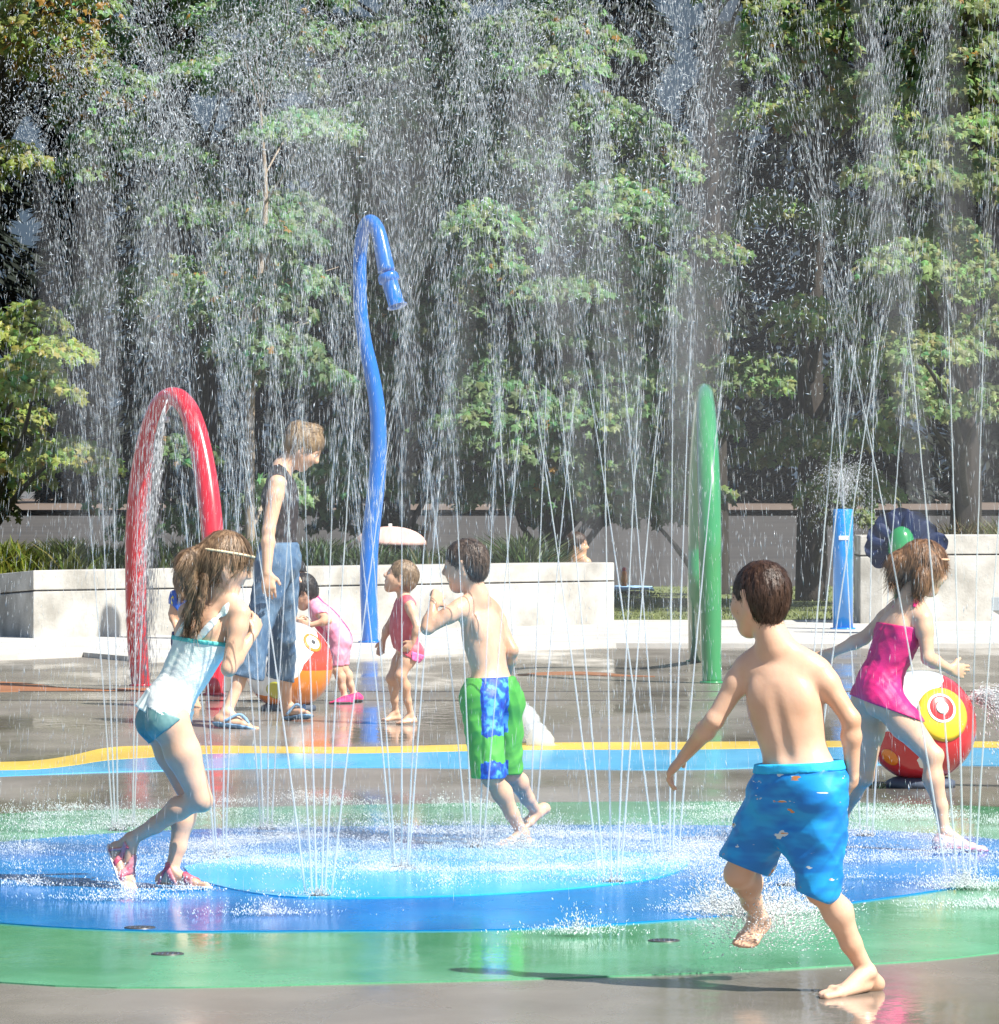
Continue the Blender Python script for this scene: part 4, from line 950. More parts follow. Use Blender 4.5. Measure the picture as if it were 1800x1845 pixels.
# ---------------------------------------------------------------- K  man sitting on the lawn behind the wall
K_ = Person(47.0, dict(
    N=(1036,1004,0), Hd=(1040,982,0), SL=(1016,1014,.12), SR=(1056,1014,-.06), C=(1036,1040,0), W=(1033,1075,0), P=(1032,1098,0),
    EL=(1006,1055,.1), WL=(1012,1096,.1), XL=(1012,1106,.05), ER=(1062,1052,-.1), WR=(1078,1060,-.15), XR=(1088,1064,-.15),
    HL=(1034,1102,.1), HR=(1040,1102,-.1), KL=(1074,1066,.3), AL=(1066,1104,.35), FL=(1060,1111,.35), TL=(1096,1112,.3),
    KR=(1076,1066,-.2), AR=(1064,1105,-.25), FR=(1058,1113,-.25), TR=(1094,1113,-.25)),
    (1, 0, 0), 1.0, .23, (.95, -.25, 0), (0, 0, 1), vox=.012)
K_.root('bare-shouldered person sitting on the lawn, head and shoulders above the low wall'); K_.body(SK2); K_.eyes(EW, EI)
K_.hair(HB, n=900, L=.05, flow=flowdown, off=.05)
K_.cloth('swim_trunks', {'torso', 'legL', 'legR'}, .012, [plane(K_.J['P']+[0, 0, .06], (0, 0, 1)), plane(K_.J['P']+[.30, 0, 0], (1, 0, 0))], cl('trunks_grey', (.12, .13, .16)))
# ================================================================ trees
LEAF = np.array([(0,0),(.40,.06),(.30,.32),(.56,.58),(.22,.60),(0,1),(-.22,.60),(-.56,.58),(-.30,.32),(-.40,.06)])
def leaves(pos, dirn, nor, size, cols):
    """maple-like leaves: fan triangles round a raised midrib"""
    n = len(pos); s = np.cross(dirn, nor); s /= np.linalg.norm(s, axis=1)[:, None]+1e-9; nor = np.cross(s, dirn)
    pts = [pos+dirn*(.42*size)[:, None]+nor*(.10*size)[:, None]]
    for x, y in LEAF: pts.append(pos+s*(x*size)[:, None]+dirn*(y*size)[:, None]-nor*(.14*abs(x)*size+.10*y*y*size)[:, None])
    V = np.stack(pts, 1); k = 11; base = (np.arange(n)*k)[:, None]
    F = np.concatenate([base+np.array([[0, i+1, (i+1) % 10+1]]) for i in range(10)])
    return V.reshape(-1, 3), F, np.repeat(cols, k, 0)
def clump(c, rx, ry, rz, n, size, base, var=.35, autumn=0.):
    """drooping bough: leaves over the top and outside of a flattened dome"""
    r = RNG; th = r.uniform(0, 6.283, n); rr = np.sqrt(r.uniform(0, 1, n)); sh = r.uniform(.35, 1, n)**.6
    dx = rr*np.cos(th)*rx; dy = rr*np.sin(th)*ry; dz = rz*(1-rr**2*1.6)*sh+r.normal(0, .12*rz, n)
    pos = np.stack([c[0]+dx, c[1]+dy, c[2]+dz], 1)
    out = np.stack([dx/rx, dy/ry, 0*dx], 1)*.5
    d = out+r.normal(0, .35, (n, 3))+np.array([0, 0, -.75]); d /= np.linalg.norm(d, axis=1)[:, None]
    nn = out*.8+r.normal(0, .4, (n, 3))+np.array([0, -.45, .75]); 
    s = size*r.uniform(.6, 1.25, n)
    col = base*(1+var*r.uniform(-1, 1, (n, 1)))*(1+.15*r.normal(0, 1, (n, 3))*np.array([1.3, .6, .6]))
    if autumn > 0:
        k = r.uniform(0, 1, n) < autumn*.6; col[k] = np.array([.30, .17, .03])*r.uniform(.6, 1.3, (k.sum(), 1))
    return leaves(pos, d, nn, s, np.clip(col, .005, 1))
BARK = mat('bark_grey', (.10, .08, .065), (.19, .16, .13), 14, .9, bump=.6, bscale=40, sc3=(1, 1, .25)); BARKD = mat('bark_dark', (.014, .011, .009), (.035, .028, .022), 14, .9, bump=.6, bscale=40, sc3=(1, 1, .25))
BARKP = mat('bark_pale', (.24, .19, .14), (.36, .30, .23), 20, .9, bump=.5, bscale=60, sc3=(1, 1, .3))
def tree(label, base, trunk_pts, rads, clumps, leafbase, size, dens=130, barkm=None, autumn=0, group='trees behind the wall'):
    r = empty('maple_tree', base, label, 'tree', group); barkm = barkm or BARKD
    b = MB(); sp = spline([np.append(p, q_) for p, q_ in zip(trunk_pts, rads)], 30); b.tube(sp[:, :3], list(sp[:, 3]), 12)
    for c in clumps:
        c3 = np.array(c[:3]); i = int(np.argmin([abs(p[2]-(c3[2]-.35*np.linalg.norm(p[:2]-c3[:2]))) for p in sp[:, :3]])); s0 = sp[i, :3]
        mid = (s0+c3)/2+np.array([RNG.normal(0, .1), RNG.normal(0, .1), .12]); rr = min(sp[i, 3]*.5, .05)
        b.tube(spline([s0, mid, c3+[0, 0, .05]], 8), list(np.linspace(rr, .008, 9)), 6)
        for _ in range(3):
            e = c3+np.array([RNG.uniform(-.8, .8)*c[3], RNG.uniform(-.8, .8)*c[4], RNG.uniform(-.1, .15)]); b.tube([mid*.3+c3*.7, e], [.009, .003], 5)
    b.build('trunk', barkm, r)
    Vs, Fs, Cs, n = [], [], [], 0
    for c in clumps:
        V, F, K = clump(c[:3], c[3], c[4], c[5], int(dens*c[3]*c[4]/.25), size, np.array(leafbase)*np.array([.93, 1.06, 1.25])*RNG.uniform(1.15, 1.85)*(c[6] if len(c) > 6 else 1), autumn=(c[7] if len(c) > 7 else autumn))
        Vs.append(V); Fs.append(F+n); Cs.append(K); n += len(V)
    me = mesh_np('crown', np.concatenate(Vs), np.concatenate(Fs), cols=np.concatenate(Cs)); link('crown', me, M['leaf'], r, False)
    return r
# foliage masses of the picture: x0,y0,x1,y1,density,autumn,tone
MASS = [(-150,-260,330,60,1.0,.25,1.0),(0,40,200,210,1.1,.30,1.15),(150,120,340,300,.8,.06,1),(330,-200,560,140,1.0,.03,1),(560,-250,960,120,1.0,.02,1),(520,120,900,340,1.3,.02,1),
 (300,250,520,520,.85,.04,.9),(520,330,900,560,1.0,.03,.9),(330,500,640,620,.6,.04,.85),(860,170,1180,330,1.25,.02,1.05),(920,-250,1090,110,1.2,.02,1),(900,330,1190,560,1.0,.02,.95),(1140,190,1230,300,.8,.03,1.05),
 (720,540,1190,760,1.15,.02,.9),(780,740,1240,900,1.05,.01,.8),(1340,-220,1530,100,1.2,.02,1.05),(1330,140,1530,220,1.6,.05,1.15),(1380,330,1520,385,1.3,.02,1.1),(1360,530,1520,690,.75,.02,1),(1300,640,1480,800,.5,.0,.9),
 (1500,730,1640,900,.45,.0,.95),(1560,60,1820,240,1.0,.03,1),(1620,190,1840,330,1.2,.04,1.05),(1540,250,1660,300,.6,.0,.9),(1590,380,1840,520,1.1,.02,1),(1640,560,1820,760,.75,.02,.95),(1600,-250,1900,20,1.0,.02,1),
 (-60,520,110,700,.9,.0,1.1),(-60,700,120,890,1.1,.02,1.15),(110,780,240,880,.5,.15,1.1),(260,790,420,930,.6,.03,.75),(440,720,640,900,.9,.0,.95),(560,600,700,760,.5,.0,.8),(-100,260,40,420,.6,.05,.8),(640,880,760,930,.3,0,.6),(1150,560,1250,900,.5,0,.85),(1480,850,1560,930,.35,0,.6),(-80,880,160,935,.4,0,.5),(640,560,1250,890,.75,.01,.85),(440,560,700,800,.6,.01,.8),(150,300,460,560,.55,.02,.8),(1060,330,1300,560,.3,.01,.8),(700,100,1100,420,.5,.02,.9),(1480,540,1700,720,.4,0,.85),(640,850,1240,925,.35,0,.7),(1000,880,1480,925,.16,0,.5)]
TREES = [(-60,49,'wide maple at the far left edge, its leaves turning yellow and orange at the top',BARKD,(.135,.15,.03)),(335,51,'dark-trunked maple behind the red arch',BARKD,(.10,.150,.05)),(455,46,'slender pale-barked young tree beside the standing woman',BARKP,(.10,.15,.055)),
 (705,52,'leafy maple directly behind the tall blue pole',BARKD,(.105,.148,.05)),(1010,50,'full drooping maple left of the green hoop',BARKD,(.10,.150,.05)),(1300,53,'dark open-branched maple above the green hoop',BARKD,(.105,.148,.04)),
 (1480,50,'maple with level tiers of leaves above the blue post',BARKD,(.13,.16,.04)),(1760,48,'maple at the far right edge above the taller wall',BARKD,(.12,.152,.045))]
cl_by = [[] for _ in TREES]
for x0, y0, x1, y1, dn, au, tn in MASS:
    area = (x1-x0)*(y1-y0); k = max(1, int(area/3900*dn))
    for _ in range(k):
        px_, py_ = RNG.uniform(x0, x1), RNG.uniform(y0, y1)
        ti = int(np.argmin([abs(px_-t[0])+(0 if i != 2 else 60) for i, t in enumerate(TREES)])); Yc = TREES[ti][1]+RNG.uniform(-2.0, 1.8)
        p = P(px_, py_+18, Yc); wr_ = RNG.uniform(.32, .62)
        cl_by[ti].append((*p, wr_, RNG.uniform(.3, .6), RNG.uniform(.12, .26), tn, au))
for (px_, Y, lab, bk, lb), cls in zip(TREES, cl_by):
    x = P(px_, 0, Y)[0]; slim = bk is BARKP; r0 = .045 if slim else .15
    Y += 1.6*(not slim); tp = [np.array([x, Y, -.05]), np.array([x+RNG.normal(0, .05), Y, 1.3]), np.array([x+RNG.normal(0, .12), Y, 3.0]), np.array([x+RNG.normal(0, .2), Y, 5.0]), np.array([x+RNG.normal(0, .25), Y, 7.6])]
    if slim: tp = [P(452,1100,Y)*[1,1,0], P(450,880,Y), P(455,640,Y), P(478,380,Y), P(470,200,Y)]
    tree(lab, (x, Y, 0), tp, [r0*1.15, r0, r0*.8, r0*.55, r0*.2], cls, lb, .098, 340, bk)
# top canopy above the frame, part of the light: big crowns of the same row are the clumps reaching over the frame
# leaning dark branch tree seen low in the middle
lt_ = empty('bare_sapling', P(770,960,60)*[1,1,0], 'thin dark leaning stem behind the pink parasol', 'tree')
b = MB(); b.tube(spline([P(752,1060,60)*[1,1,0], P(765,960,60), P(785,915,60), P(790,860,60), P(815,760,60)], 14), list(np.linspace(.06, .02, 15)), 8); b.build('trunk', BARKD, lt_)

# back trees beyond the parking lot, canopy shade painted as near-black leaf colour
EV = leafmat('shade_painted_tree', .7, .1)
def shade_painted_tree(x, Y, H, W, label, col):
    r = empty('shade_toned_tree', (x, Y, 0), label, 'tree', 'back trees beyond the parking lot, shade in their colour')
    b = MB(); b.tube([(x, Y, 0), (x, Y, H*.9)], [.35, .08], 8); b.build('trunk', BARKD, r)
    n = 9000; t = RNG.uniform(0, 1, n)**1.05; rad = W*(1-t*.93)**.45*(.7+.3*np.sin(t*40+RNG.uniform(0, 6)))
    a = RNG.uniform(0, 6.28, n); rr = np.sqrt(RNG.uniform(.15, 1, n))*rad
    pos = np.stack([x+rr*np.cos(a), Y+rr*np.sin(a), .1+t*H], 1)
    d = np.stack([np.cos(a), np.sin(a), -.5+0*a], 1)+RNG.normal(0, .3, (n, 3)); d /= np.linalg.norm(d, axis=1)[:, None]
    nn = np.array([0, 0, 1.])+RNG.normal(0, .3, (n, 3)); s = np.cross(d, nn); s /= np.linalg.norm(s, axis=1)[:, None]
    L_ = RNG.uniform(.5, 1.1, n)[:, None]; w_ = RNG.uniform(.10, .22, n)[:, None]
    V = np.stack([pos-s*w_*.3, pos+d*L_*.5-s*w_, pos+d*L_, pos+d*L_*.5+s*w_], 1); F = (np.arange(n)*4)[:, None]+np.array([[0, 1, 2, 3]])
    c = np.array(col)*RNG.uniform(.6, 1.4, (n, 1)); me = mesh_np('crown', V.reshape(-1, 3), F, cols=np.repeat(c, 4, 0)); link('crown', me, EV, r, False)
places = ['at the far left edge', 'behind the left edge of the red arch', 'behind the pale young tree', 'left of the tall blue pole', 'right of the tall blue pole', 'behind the middle of the low wall', 'left of the green hoop', 'right of the green hoop', 'above the running boy', 'behind the blue post', 'behind the water flower', 'at the far right edge']
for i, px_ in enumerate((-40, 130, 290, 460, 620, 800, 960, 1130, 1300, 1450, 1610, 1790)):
    Y = 232+(i*37 % 23); shade_painted_tree(P(px_, 0, Y)[0], Y, RNG.uniform(23, 31), RNG.uniform(3.4, 4.2), 'back tree with canopy shade put into its colour, beyond the parking lot, '+places[i], (.010, .016, .011))

# shrubs behind the low wall
def shrub(px_, w_, top, Y, label, col, n=2600, spiky=True):
    c = P(px_, 1000, Y); s = Y/FPX; r = empty('shrub', (c[0], Y, 0), label, 'shrub', 'low shrubs along the wall')
    H = (1.27-(top-868)*s)
    P0 = np.stack([c[0]+RNG.normal(0, .45, n)*w_*s, Y+RNG.normal(0, .22, n), RNG.uniform(0, .5, n)], 1)
    f = np.clip(1-np.abs((P0[:, 0]-c[0])/(w_*s))**2*.35, .3, 1)
    Hh = H*RNG.uniform(.35, 1.05, n)**.7*f
    cc = np.array(col)*RNG.uniform(.45, 1.5, (n, 1))*(1+.12*RNG.normal(0, 1, (n, 3)))
    blades('foliage', P0, np.maximum(Hh-P0[:, 2], .10)*.8, RNG.uniform(.012, .030, n), RNG.uniform(.2, 1.1, n), M['blade'], np.clip(cc, .005, 1), parent=r)
sh_l = ['leftmost yellow-green spiky shrub behind the end of the low wall', 'spiky green shrub left of the red arch', 'spiky shrub seen through the red arch', 'grassy shrub between the red arch and the woman', 'dense grassy shrub between the woman and the blue pole', 'dark grassy shrub just left of the blue pole', 'grassy shrub right of the blue pole', 'grassy shrub behind the toddler', 'taller reed-like shrub right of the boy with his fist at his chin', 'last low shrub before the seated person']
for i, (x, w_, tp) in enumerate(((20,90,952),(125,80,948),(225,80,965),(330,80,955),(440,80,945),(580,70,948),(665,60,965),(755,70,972),(850,70,962),(940,50,938))):
    shrub(x, w_, tp, 45.5+.12*(i % 3), sh_l[i], [(.16,.19,.03),(.12,.16,.03),(.08,.12,.035),(.08,.12,.035),(.10,.15,.035),(.06,.10,.04),(.07,.11,.045),(.07,.11,.045),(.07,.11,.045),(.08,.12,.045)][i])
for i, (x, tp, lb) in enumerate(((1640,920,'olive shrub behind the water flower above the taller wall'),(1730,905,'rusty olive shrub above the middle of the taller wall'),(1810,900,'olive shrub above the right end of the taller wall'))):
    shrub(x, 80, tp, 47.5, lb, [(.13,.13,.04),(.16,.12,.045),(.13,.14,.05)][i], 1300)

# ================================================================ water
def watermat(name, base, tr, rough=.12, alpha=1., emis=0):
    m, nt, N, b = newmat(name); b.inputs['Base Color'].default_value = (*base, 1); b.inputs['Roughness'].default_value = rough; b.inputs['IOR'].default_value = 1.33
    b.inputs['Specular IOR Level'].default_value = .8; b.inputs['Transmission Weight'].default_value = tr; b.inputs['Alpha'].default_value = alpha; return m
WJ = watermat('water_stream', (.86, .92, .97), .40, .12, .52); WD = watermat('water_drop', (.80, .86, .92), .35, .12); WS = watermat('water_splash', (.88, .93, .97), .2, .2)
def drops(name, p, d, L, r, m, parent=None):
    """elongated octahedral drops"""
    n = len(p); d = d/(np.linalg.norm(d, axis=1)[:, None]+1e-9)
    a = np.cross(d, np.array([.31, .95, .12])); a /= np.linalg.norm(a, axis=1)[:, None]+1e-9; b_ = np.cross(d, a)
    L = L[:, None]; r = r[:, None]
    V = np.stack([p-d*L, p+a*r, p+b_*r, p-a*r, p-b_*r, p+d*L], 1); base = (np.arange(n)*6)[:, None]
    F = np.concatenate([base+np.array([t]) for t in ((0,2,1),(0,3,2),(0,4,3),(0,1,4),(5,1,2),(5,2,3),(5,3,4),(5,4,1))])
    return link(name, mesh_np(name, V.reshape(-1, 3), F), m, parent, True)
GR = 9.81
JETS = [ # nozzle px, then per stream (lateral vx at launch m/s, vy, apex height m)
 (575,1620,[(-.36,.1,2.9),(-.17,-.1,3.1),(-.08,.15,3.2),(.07,.0,3.1),(.16,-.1,3.3),(.32,.1,3.0)],'water jets rising from the floor nearest the camera, left of centre'),
 (1104,1595,[(-.36,.1,3.3),(-.24,-.1,3.2),(-.04,.1,3.5),(.12,0,3.4),(.22,.1,3.3)],'water jets rising at the front right of the light blue centre'),
 (724,1567,[(-.25,.1,2.7),(-.18,-.1,2.8),(.0,.0,3.0),(.14,.1,2.9),(.20,-.1,2.8)],'water jets rising in the light blue centre below the toddler'),
 (400,1550,[(-.22,.1,2.7),(-.14,-.1,2.9),(.02,.1,2.8),(.10,.0,3.0)],'water jets rising just right of the girl in mint'),
 (481,1498,[(-.20,.1,2.8),(-.10,-.1,2.9),(.02,.0,2.7),(.14,.1,2.8)],'water jets rising at the back of the blue circle in front of the woman'),
 (213,1498,[(-.30,.1,2.6),(-.16,.0,2.8),(-.05,.1,2.7)],'leftmost water jets, beside the kicked-up sandal of the girl in mint'),
 (236,1490,[(.06,.1,2.7),(.16,.0,2.6)],'two water jets rising directly behind the girl in mint'),
 (1206,1556,[(-.40,.1,3.7),(-.22,-.1,3.6),(.02,.1,3.9),(.10,.0,3.8),(.26,.1,3.6)],'water jets rising just left of the running boy in blue shorts'),
 (858,1530,[(-.26,.1,2.9),(-.12,.0,3.0),(.10,.1,2.9),(.22,-.1,3.0)],'faint water jets behind the boy in green shorts'),
 (1742,1602,[(-.50,.1,3.6),(-.26,-.1,3.8),(-.08,.0,3.9),(.08,.1,3.7),(.20,.0,3.6)],'rightmost water jets, in front of the girl in magenta'),
 (1420,1600,[(.30,.1,3.6),(.40,-.1,3.8),(.24,.1,3.7)],'water jets hidden low behind the running boy, fanning up to the right'),
 (1560,1510,[(.05,.1,3.8),(.20,.0,3.6),(-.15,.1,3.7)],'water jets rising between the running boy and the girl in magenta'),
 (950,1500,[(-.15,.1,3.3),(.10,.0,3.5),(.25,.1,3.4)],'water jets at the back of the blue circle right of the boy in green shorts'),
]
SPp, SPd, SPl, SPr = [], [], [], []
def spray(p, d, L, r): SPp.append(p); SPd.append(d); SPl.append(L); SPr.append(r)
for px_, py_, sts, lab in JETS:
    o0 = G(px_, py_); r = empty('ground_fountain', o0, lab, 'fountain', 'ring of ground fountains')
    b = MB(); b.lathe([(.034, .0), (.034, .0135), (.030, .0145), (.018, .0145)], o0, 24); b.build('nozzle', M['dark'], r)
    tb = MB(); q1, q2, q3, q4 = [], [], [], []
    for vx, vy, H in sts:
        vx *= 1.6 if px_ < 240 else 2.6; v0 = math.sqrt(2*GR*H); T_ = v0/GR; o = o0+np.array([vx*.045, vy*.25, .015])
        pos = lambda t: np.stack([o[0]+vx*t*1., o[1]+vy*t, o[2]+v0*t-.5*GR*t*t], -1)
        # solid lower stream, lightly pulsing
        tt = np.linspace(0, T_*.27, 46); pp = pos(tt); rad = (.0036-.0022*tt/tt[-1])*(1+.2*RNG.normal(0, 1, 46)*np.linspace(.2, 1, 46)); rad = np.clip(rad, .0010, .005)
        pp = pp+RNG.normal(0, .0004, pp.shape)*np.linspace(0, 1, 46)[:, None]; tb.tube(pp, list(rad), 7)
        # rising broken threads, widening
        n = 1900; t = T_*(.21+.79*RNG.uniform(0, 1, n)**.85); sp_ = .0035+.060*(t/T_)**1.45
        p = pos(t)+RNG.normal(0, 1, (n, 3))*sp_[:, None]*np.array([1, 1, .5]); d = np.stack([vx+RNG.normal(0, .05, n), 0*t, v0-GR*t], 1)
        f = np.clip(1-t/T_, .05, 1); q1.append(p); q2.append(d); q3.append(RNG.uniform(.008, .045, n)*f+.003); q4.append(RNG.uniform(.00016, .00045, n)*RNG.choice([1, 1, 1, 2], n))
        # crown of drops near the apex
        n = 210; t = T_*(1+RNG.normal(-.02, .18, n)); p = pos(t)+RNG.normal(0, 1, (n, 3))*np.array([.14, .14, .12]); d = np.stack([vx+RNG.normal(0, .5, n), RNG.normal(0, .3, n), v0-GR*t+RNG.normal(0, .9, n)], 1)
        spray(p, d, RNG.uniform(.002, .011, n), np.clip(RNG.exponential(.0005, n)+.0004, 0, .0032))
        # falling curtain
        n = 480; t = T_*(1+RNG.uniform(.1, 1.0, n)); s_ = .12+.16*(t/T_-1); ph = RNG.normal(0, 1, (26, 2))[RNG.integers(0, 26, n)]+RNG.normal(0, .10, (n, 2))
        p = pos(t); p[:, 0] += ph[:, 0]*s_+np.sign(vx+1e-6)*.05; p[:, 1] += ph[:, 1]*s_; d = np.stack([vx+ph[:, 0]*.06, 0*t, v0-GR*t], 1); k = p[:, 2] > .02
        spray(p[k], d[k], (RNG.uniform(.004, .045, n)*np.clip(t/T_-1, .2, 1))[k], RNG.uniform(.00018, .0005, n)[k])
    tb.build('water_stream', WJ, r); drops('broken_stream', np.concatenate(q1), np.concatenate(q2), np.concatenate(q3), np.concatenate(q4), WD, r)
# loose spray drifting through the whole plume
n = 9000; x = RNG.uniform(-1.9, 1.9, n); y = RNG.uniform(14.8, 19.6, n); z = RNG.uniform(0, 1, n)**.8*3.2
spray(np.stack([x*y/17, y, z], 1), np.stack([RNG.normal(0, .3, n), RNG.normal(0, .3, n), -3+0*x], 1), RNG.uniform(.002, .018, n), np.clip(RNG.exponential(.00022, n)+.00025, 0, .002))
# fan of sparkling drops up at the left and middle
for cx, cy, sx_, sy_, n in ((260,190,190,110,1900),(700,180,260,120,2600),(1000,330,120,130,1600),(1230,160,90,130,1500),(1400,430,110,110,1300),(330,560,120,90,900)):
    Y = RNG.uniform(15.5, 18.5, n); xx = RNG.normal(cx, sx_, n); zz = RNG.normal(cy, sy_, n)
    p = np.stack([(xx-900)*Y/FPX, Y, CAMZ-(zz-HZN)*Y/FPX], 1); d = RNG.normal(0, 1, (n, 3))+np.array([0, 0, -1.2])
    spray(p, d, RNG.uniform(.003, .013, n), np.clip(RNG.exponential(.0006, n)+.0005, 0, .0036))
o = drops('spray', np.concatenate(SPp), np.concatenate(SPd), np.concatenate(SPl), np.concatenate(SPr), WD); tag(o, 'falling water drops and threads over the splash pad', None, None, 'stuff')
# splashing film on the floor
sp, sd_, sl, sr = [], [], [], []
def splash(cx, cy, rx, ry, hz, n, rm=.0014, up=1.):
    a = RNG.uniform(0, 6.283, n); r_ = np.abs(RNG.normal(0, .55, n)); x = cx+r_*np.cos(a)*rx; y = cy+r_*np.sin(a)*ry; z = .014+RNG.exponential(hz, n)*np.exp(-r_)
    sp.append(np.stack([x, y, z], 1)); sd_.append(np.stack([(x-cx)*1.2+RNG.normal(0, .15, n), (y-cy)*.5, up*RNG.uniform(.3, 1.2, n)], 1)); sl.append(RNG.uniform(.0015, .006, n)); sr.append(np.clip(RNG.exponential(rm*.5, n)+rm*.55, 0, rm*3))
for _ in range(150):   # drops land in patches over the circle
    a = RNG.uniform(0, 6.283); q_ = math.sqrt(RNG.uniform(0, 1)); cx = -.05+q_*math.cos(a)*2.3; cy = 17.7+q_*math.sin(a)*2.2
    splash(cx, cy, RNG.uniform(.1, .4), RNG.uniform(.1, .4), RNG.uniform(.006, .022), int(RNG.uniform(150, 520)), .0008)
for i in range(110):   # and thickest round the rim of the light blue centre
    a = RNG.uniform(0, 6.283); splash(-.17+.82*math.cos(a)*1.05+RNG.normal(0, .05), 17.0+.83*math.sin(a)*1.05+RNG.normal(0, .05), .16, .14, .010, 230, .0008)
for _ in range(46):
    splash(RNG.uniform(-.9, 1.0), RNG.uniform(16.2, 18.2), .2, .2, .02, 420, .0008)
for px_, py_, rx, ry, hz, n, rm in ((1350,1652,.2,.12,.035,2600,.0012),(1290,1648,.16,.1,.03,1600,.0011),(1420,1650,.16,.1,.03,1400,.0011),(220,1628,.22,.1,.03,1300,.0010),(480,1655,.20,.07,.018,700,.0010),(1040,1690,.16,.06,.025,900,.0010),(330,1612,.14,.05,.012,500,.0010),(940,1535,.15,.1,.03,1500,.0011),(1740,1606,.22,.12,.03,2200,.0011),(1500,1560,.16,.1,.05,1500,.0011),(1700,1545,.14,.08,.03,900,.0011),(1780,1640,.25,.15,.012,1200,.0010),(70,1600,.25,.15,.012,900,.0010),(60,1500,.25,.2,.03,1000,.0011),(1330,1480,.3,.3,.02,1500,.0011)):
    g_ = G(px_, py_); splash(g_[0], g_[1], rx, ry, hz, n, rm)
for px_, py_, sts, lab in JETS:
    g_ = G(px_, py_); splash(g_[0], g_[1], .16, .16, .012, 400, .0009)
def kick(px_, py_, Y, sx_, sz_, n, r0):
    c = P(px_, py_, Y); v = RNG.normal(0, 1, (n, 3))*np.array([sx_, .12, sz_]); p = c+v; k = p[:, 2] > .012
    sp.append(p[k]); sd_.append((v*np.array([1.5, 1, 1])+np.array([0, 0, .08]))[k]); sl.append(RNG.uniform(.001, .008, n)[k]); sr.append(np.clip(RNG.exponential(r0*.5, n)+r0*.5, 0, r0*3)[k])
kick(1335, 1640, 12.75, .055, .040, 2600, .0009); kick(1400, 1655, 12.7, .075, .035, 2200, .0009); kick(1290, 1615, 12.8, .05, .045, 1300, .0008); kick(1465, 1640, 12.8, .05, .05, 900, .0008)
o = drops('splash', np.concatenate(sp), np.concatenate(sd_), np.concatenate(sl), np.concatenate(sr), WS); tag(o, 'splashing drops bouncing on the wet floor', None, None, 'stuff')
# water from the red arch's nozzle
def pour(name, label, p0, v, n, spread, tmax, rr=(.0012, .003), cat='water stream', parent=None, start=0., L=(.01, .05), m=None):
    t = RNG.uniform(start, tmax, n); u_ = RNG.normal(0, 1, (n, 3))*spread
    vel = np.array(v)+u_; p = np.array(p0)+vel*t[:, None]+np.array([0, 0, -.5*GR])*(t**2)[:, None]; d = vel+np.array([0, 0, -GR])*t[:, None]; k = p[:, 2] > .01
    o = drops(name, p[k], d[k], RNG.uniform(*L, n)[k], RNG.uniform(*rr, n)[k], m or WD); tag(o, label, cat); return o
pour('water_stream', 'white water pouring down from the top of the red arch over its left leg', P(300,730,(Ya+Yb)/2)+[0,-.08,0], (-.30,-.1,-.9), 4200, (.10,.07,.1), .52, (.0006,.0018))
pour('water_stream', 'small dome of water bubbling over the top of the blue post', P(1519,917,Yq)+[0,0,.0], (0,-.1,2.45), 2600, (.38,.38,.30), .56, (.0008,.0022), L=(.003,.016))
gx = P(928,1262,24.3); pour('water_stream', 'white gush of water shooting to the floor beside the green shorts', gx, (.55,-.2,-.35), 9000, (.12,.1,.15), .36, (.0006,.0022), L=(.002,.012), m=WS)
def sheetw(px, parent_o, m=WJ):
    s = spline([[*P(x, y, Y), r] for x, y, Y, r in px], 26); b = MB(); b.tube(s[:, :3], list(np.abs(s[:, 3]*(1+.10*RNG.normal(0, 1, len(s))))), 14); o = b.build('water_sheet', m, parent_o)
sheetw([(926,1258,24.3,.03),(945,1285,24.2,.045),(962,1315,24.1,.055),(975,1340,24.0,.065),(985,1358,24.0,.06)], bpy.data.objects[[o.name for o in bpy.data.objects if o.name.startswith('water_stream') and o.get('label','').startswith('white gush')][0]])
gx = P(1742,1262,Ybr); pour('water_stream', 'fan of water squirting from the red play ball to the right', gx, (1.1,-.1,.55), 9000, (.30,.12,.24), .42, (.0006,.0018), L=(.002,.014), m=WS)
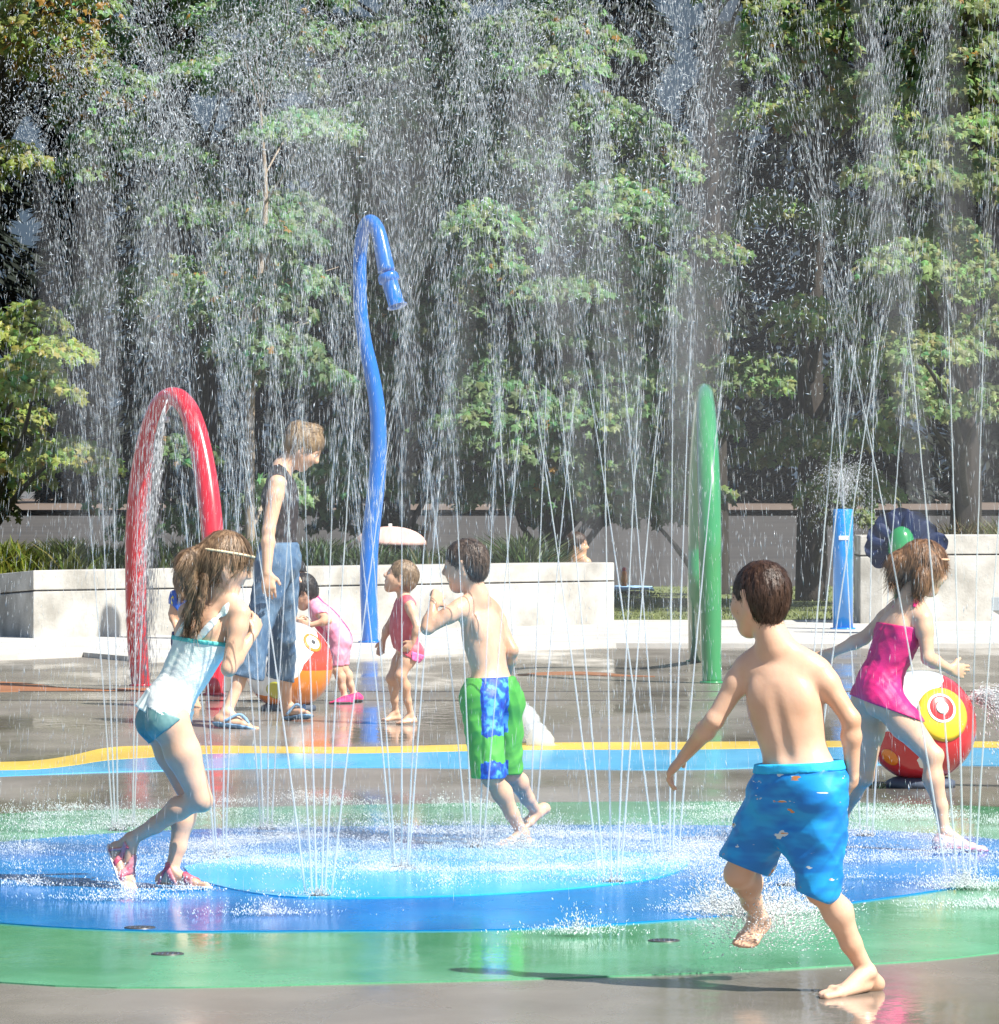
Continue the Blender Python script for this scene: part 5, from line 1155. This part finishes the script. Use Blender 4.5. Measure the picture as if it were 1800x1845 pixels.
# fine mist hanging in the plume
def mist(c, r_, dens, label):
    b = MB(); b.lathe([(max(1e-3, math.sin(math.pi*i/24)), -math.cos(math.pi*i/24)) for i in range(25)], (0, 0, 0), 40)
    me = mesh_np('mist', np.concatenate(b.v)*np.array(r_)+np.array(c), [np.array(f) for f in b.f.values()])
    m = bpy.data.materials.new('mist'); m.use_nodes = True; nt = m.node_tree; nt.nodes.remove(nt.nodes['Principled BSDF'])
    v = nt.nodes.new('ShaderNodeVolumePrincipled'); v.inputs['Color'].default_value = (.93, .95, .98, 1); v.inputs['Density'].default_value = dens; v.inputs['Anisotropy'].default_value = .0
    nt.links.new(v.outputs[0], nt.nodes['Material Output'].inputs['Volume']); o = link('mist', me, m, None); tag(o, label, None, None, 'stuff'); return o
mist((.05, 17.5, .03), (2.0, 1.9, .13), .10, 'thin mist hanging low over the splashing floor')
mist((.25, 17.6, 1.5), (2.0, 2.0, 1.45), .019, 'fine mist in the middle of the fountains')

def plume(x0, y0, x1, y1, rad, dens, i):
    Y = 17.+(i % 4)*.35; a, b_ = P(x0, y0, Y), P(x1, y1, Y); c = (a+b_)/2; d = b_-a; L = np.linalg.norm(d)/2*1.1; b = MB(); k = 20
    b.lathe([(max(1e-4, rad*math.sin(math.pi*j/k)), -L*math.cos(math.pi*j/k)) for j in range(k+1)], c, 20, d)
    m = bpy.data.materials.get('plume_%g' % dens)
    if m is None:
        m = bpy.data.materials.new('plume_%g' % dens); m.use_nodes = True; nt = m.node_tree; nt.nodes.remove(nt.nodes['Principled BSDF'])
        v = nt.nodes.new('ShaderNodeVolumePrincipled'); v.inputs['Color'].default_value = (.94, .96, .98, 1); v.inputs['Density'].default_value = dens
        nt.links.new(v.outputs[0], nt.nodes['Material Output'].inputs['Volume'])
    tag(b.build('mist', m), 'fine mist along a rising jet', None, None, 'stuff')
for i, q_ in enumerate(((1310,-80,1215,1150,.10,.7),(1545,-60,1672,1000,.07,.7),(1080,260,1150,1050,.09,.6),(1000,420,1085,1150,.055,.8),(70,320,150,1000,.055,.8),(165,220,186,950,.085,.6),(850,430,790,980,.055,.7),(280,330,305,760,.08,.6),(700,20,720,520,.15,.45),(560,60,590,470,.13,.45),(960,140,1010,600,.16,.5),(1240,470,1228,780,.085,.7),(1700,-60,1745,950,.075,.6),(1785,380,1775,1000,.06,.7),(740,480,732,950,.045,.7))): plume(*q_, i)
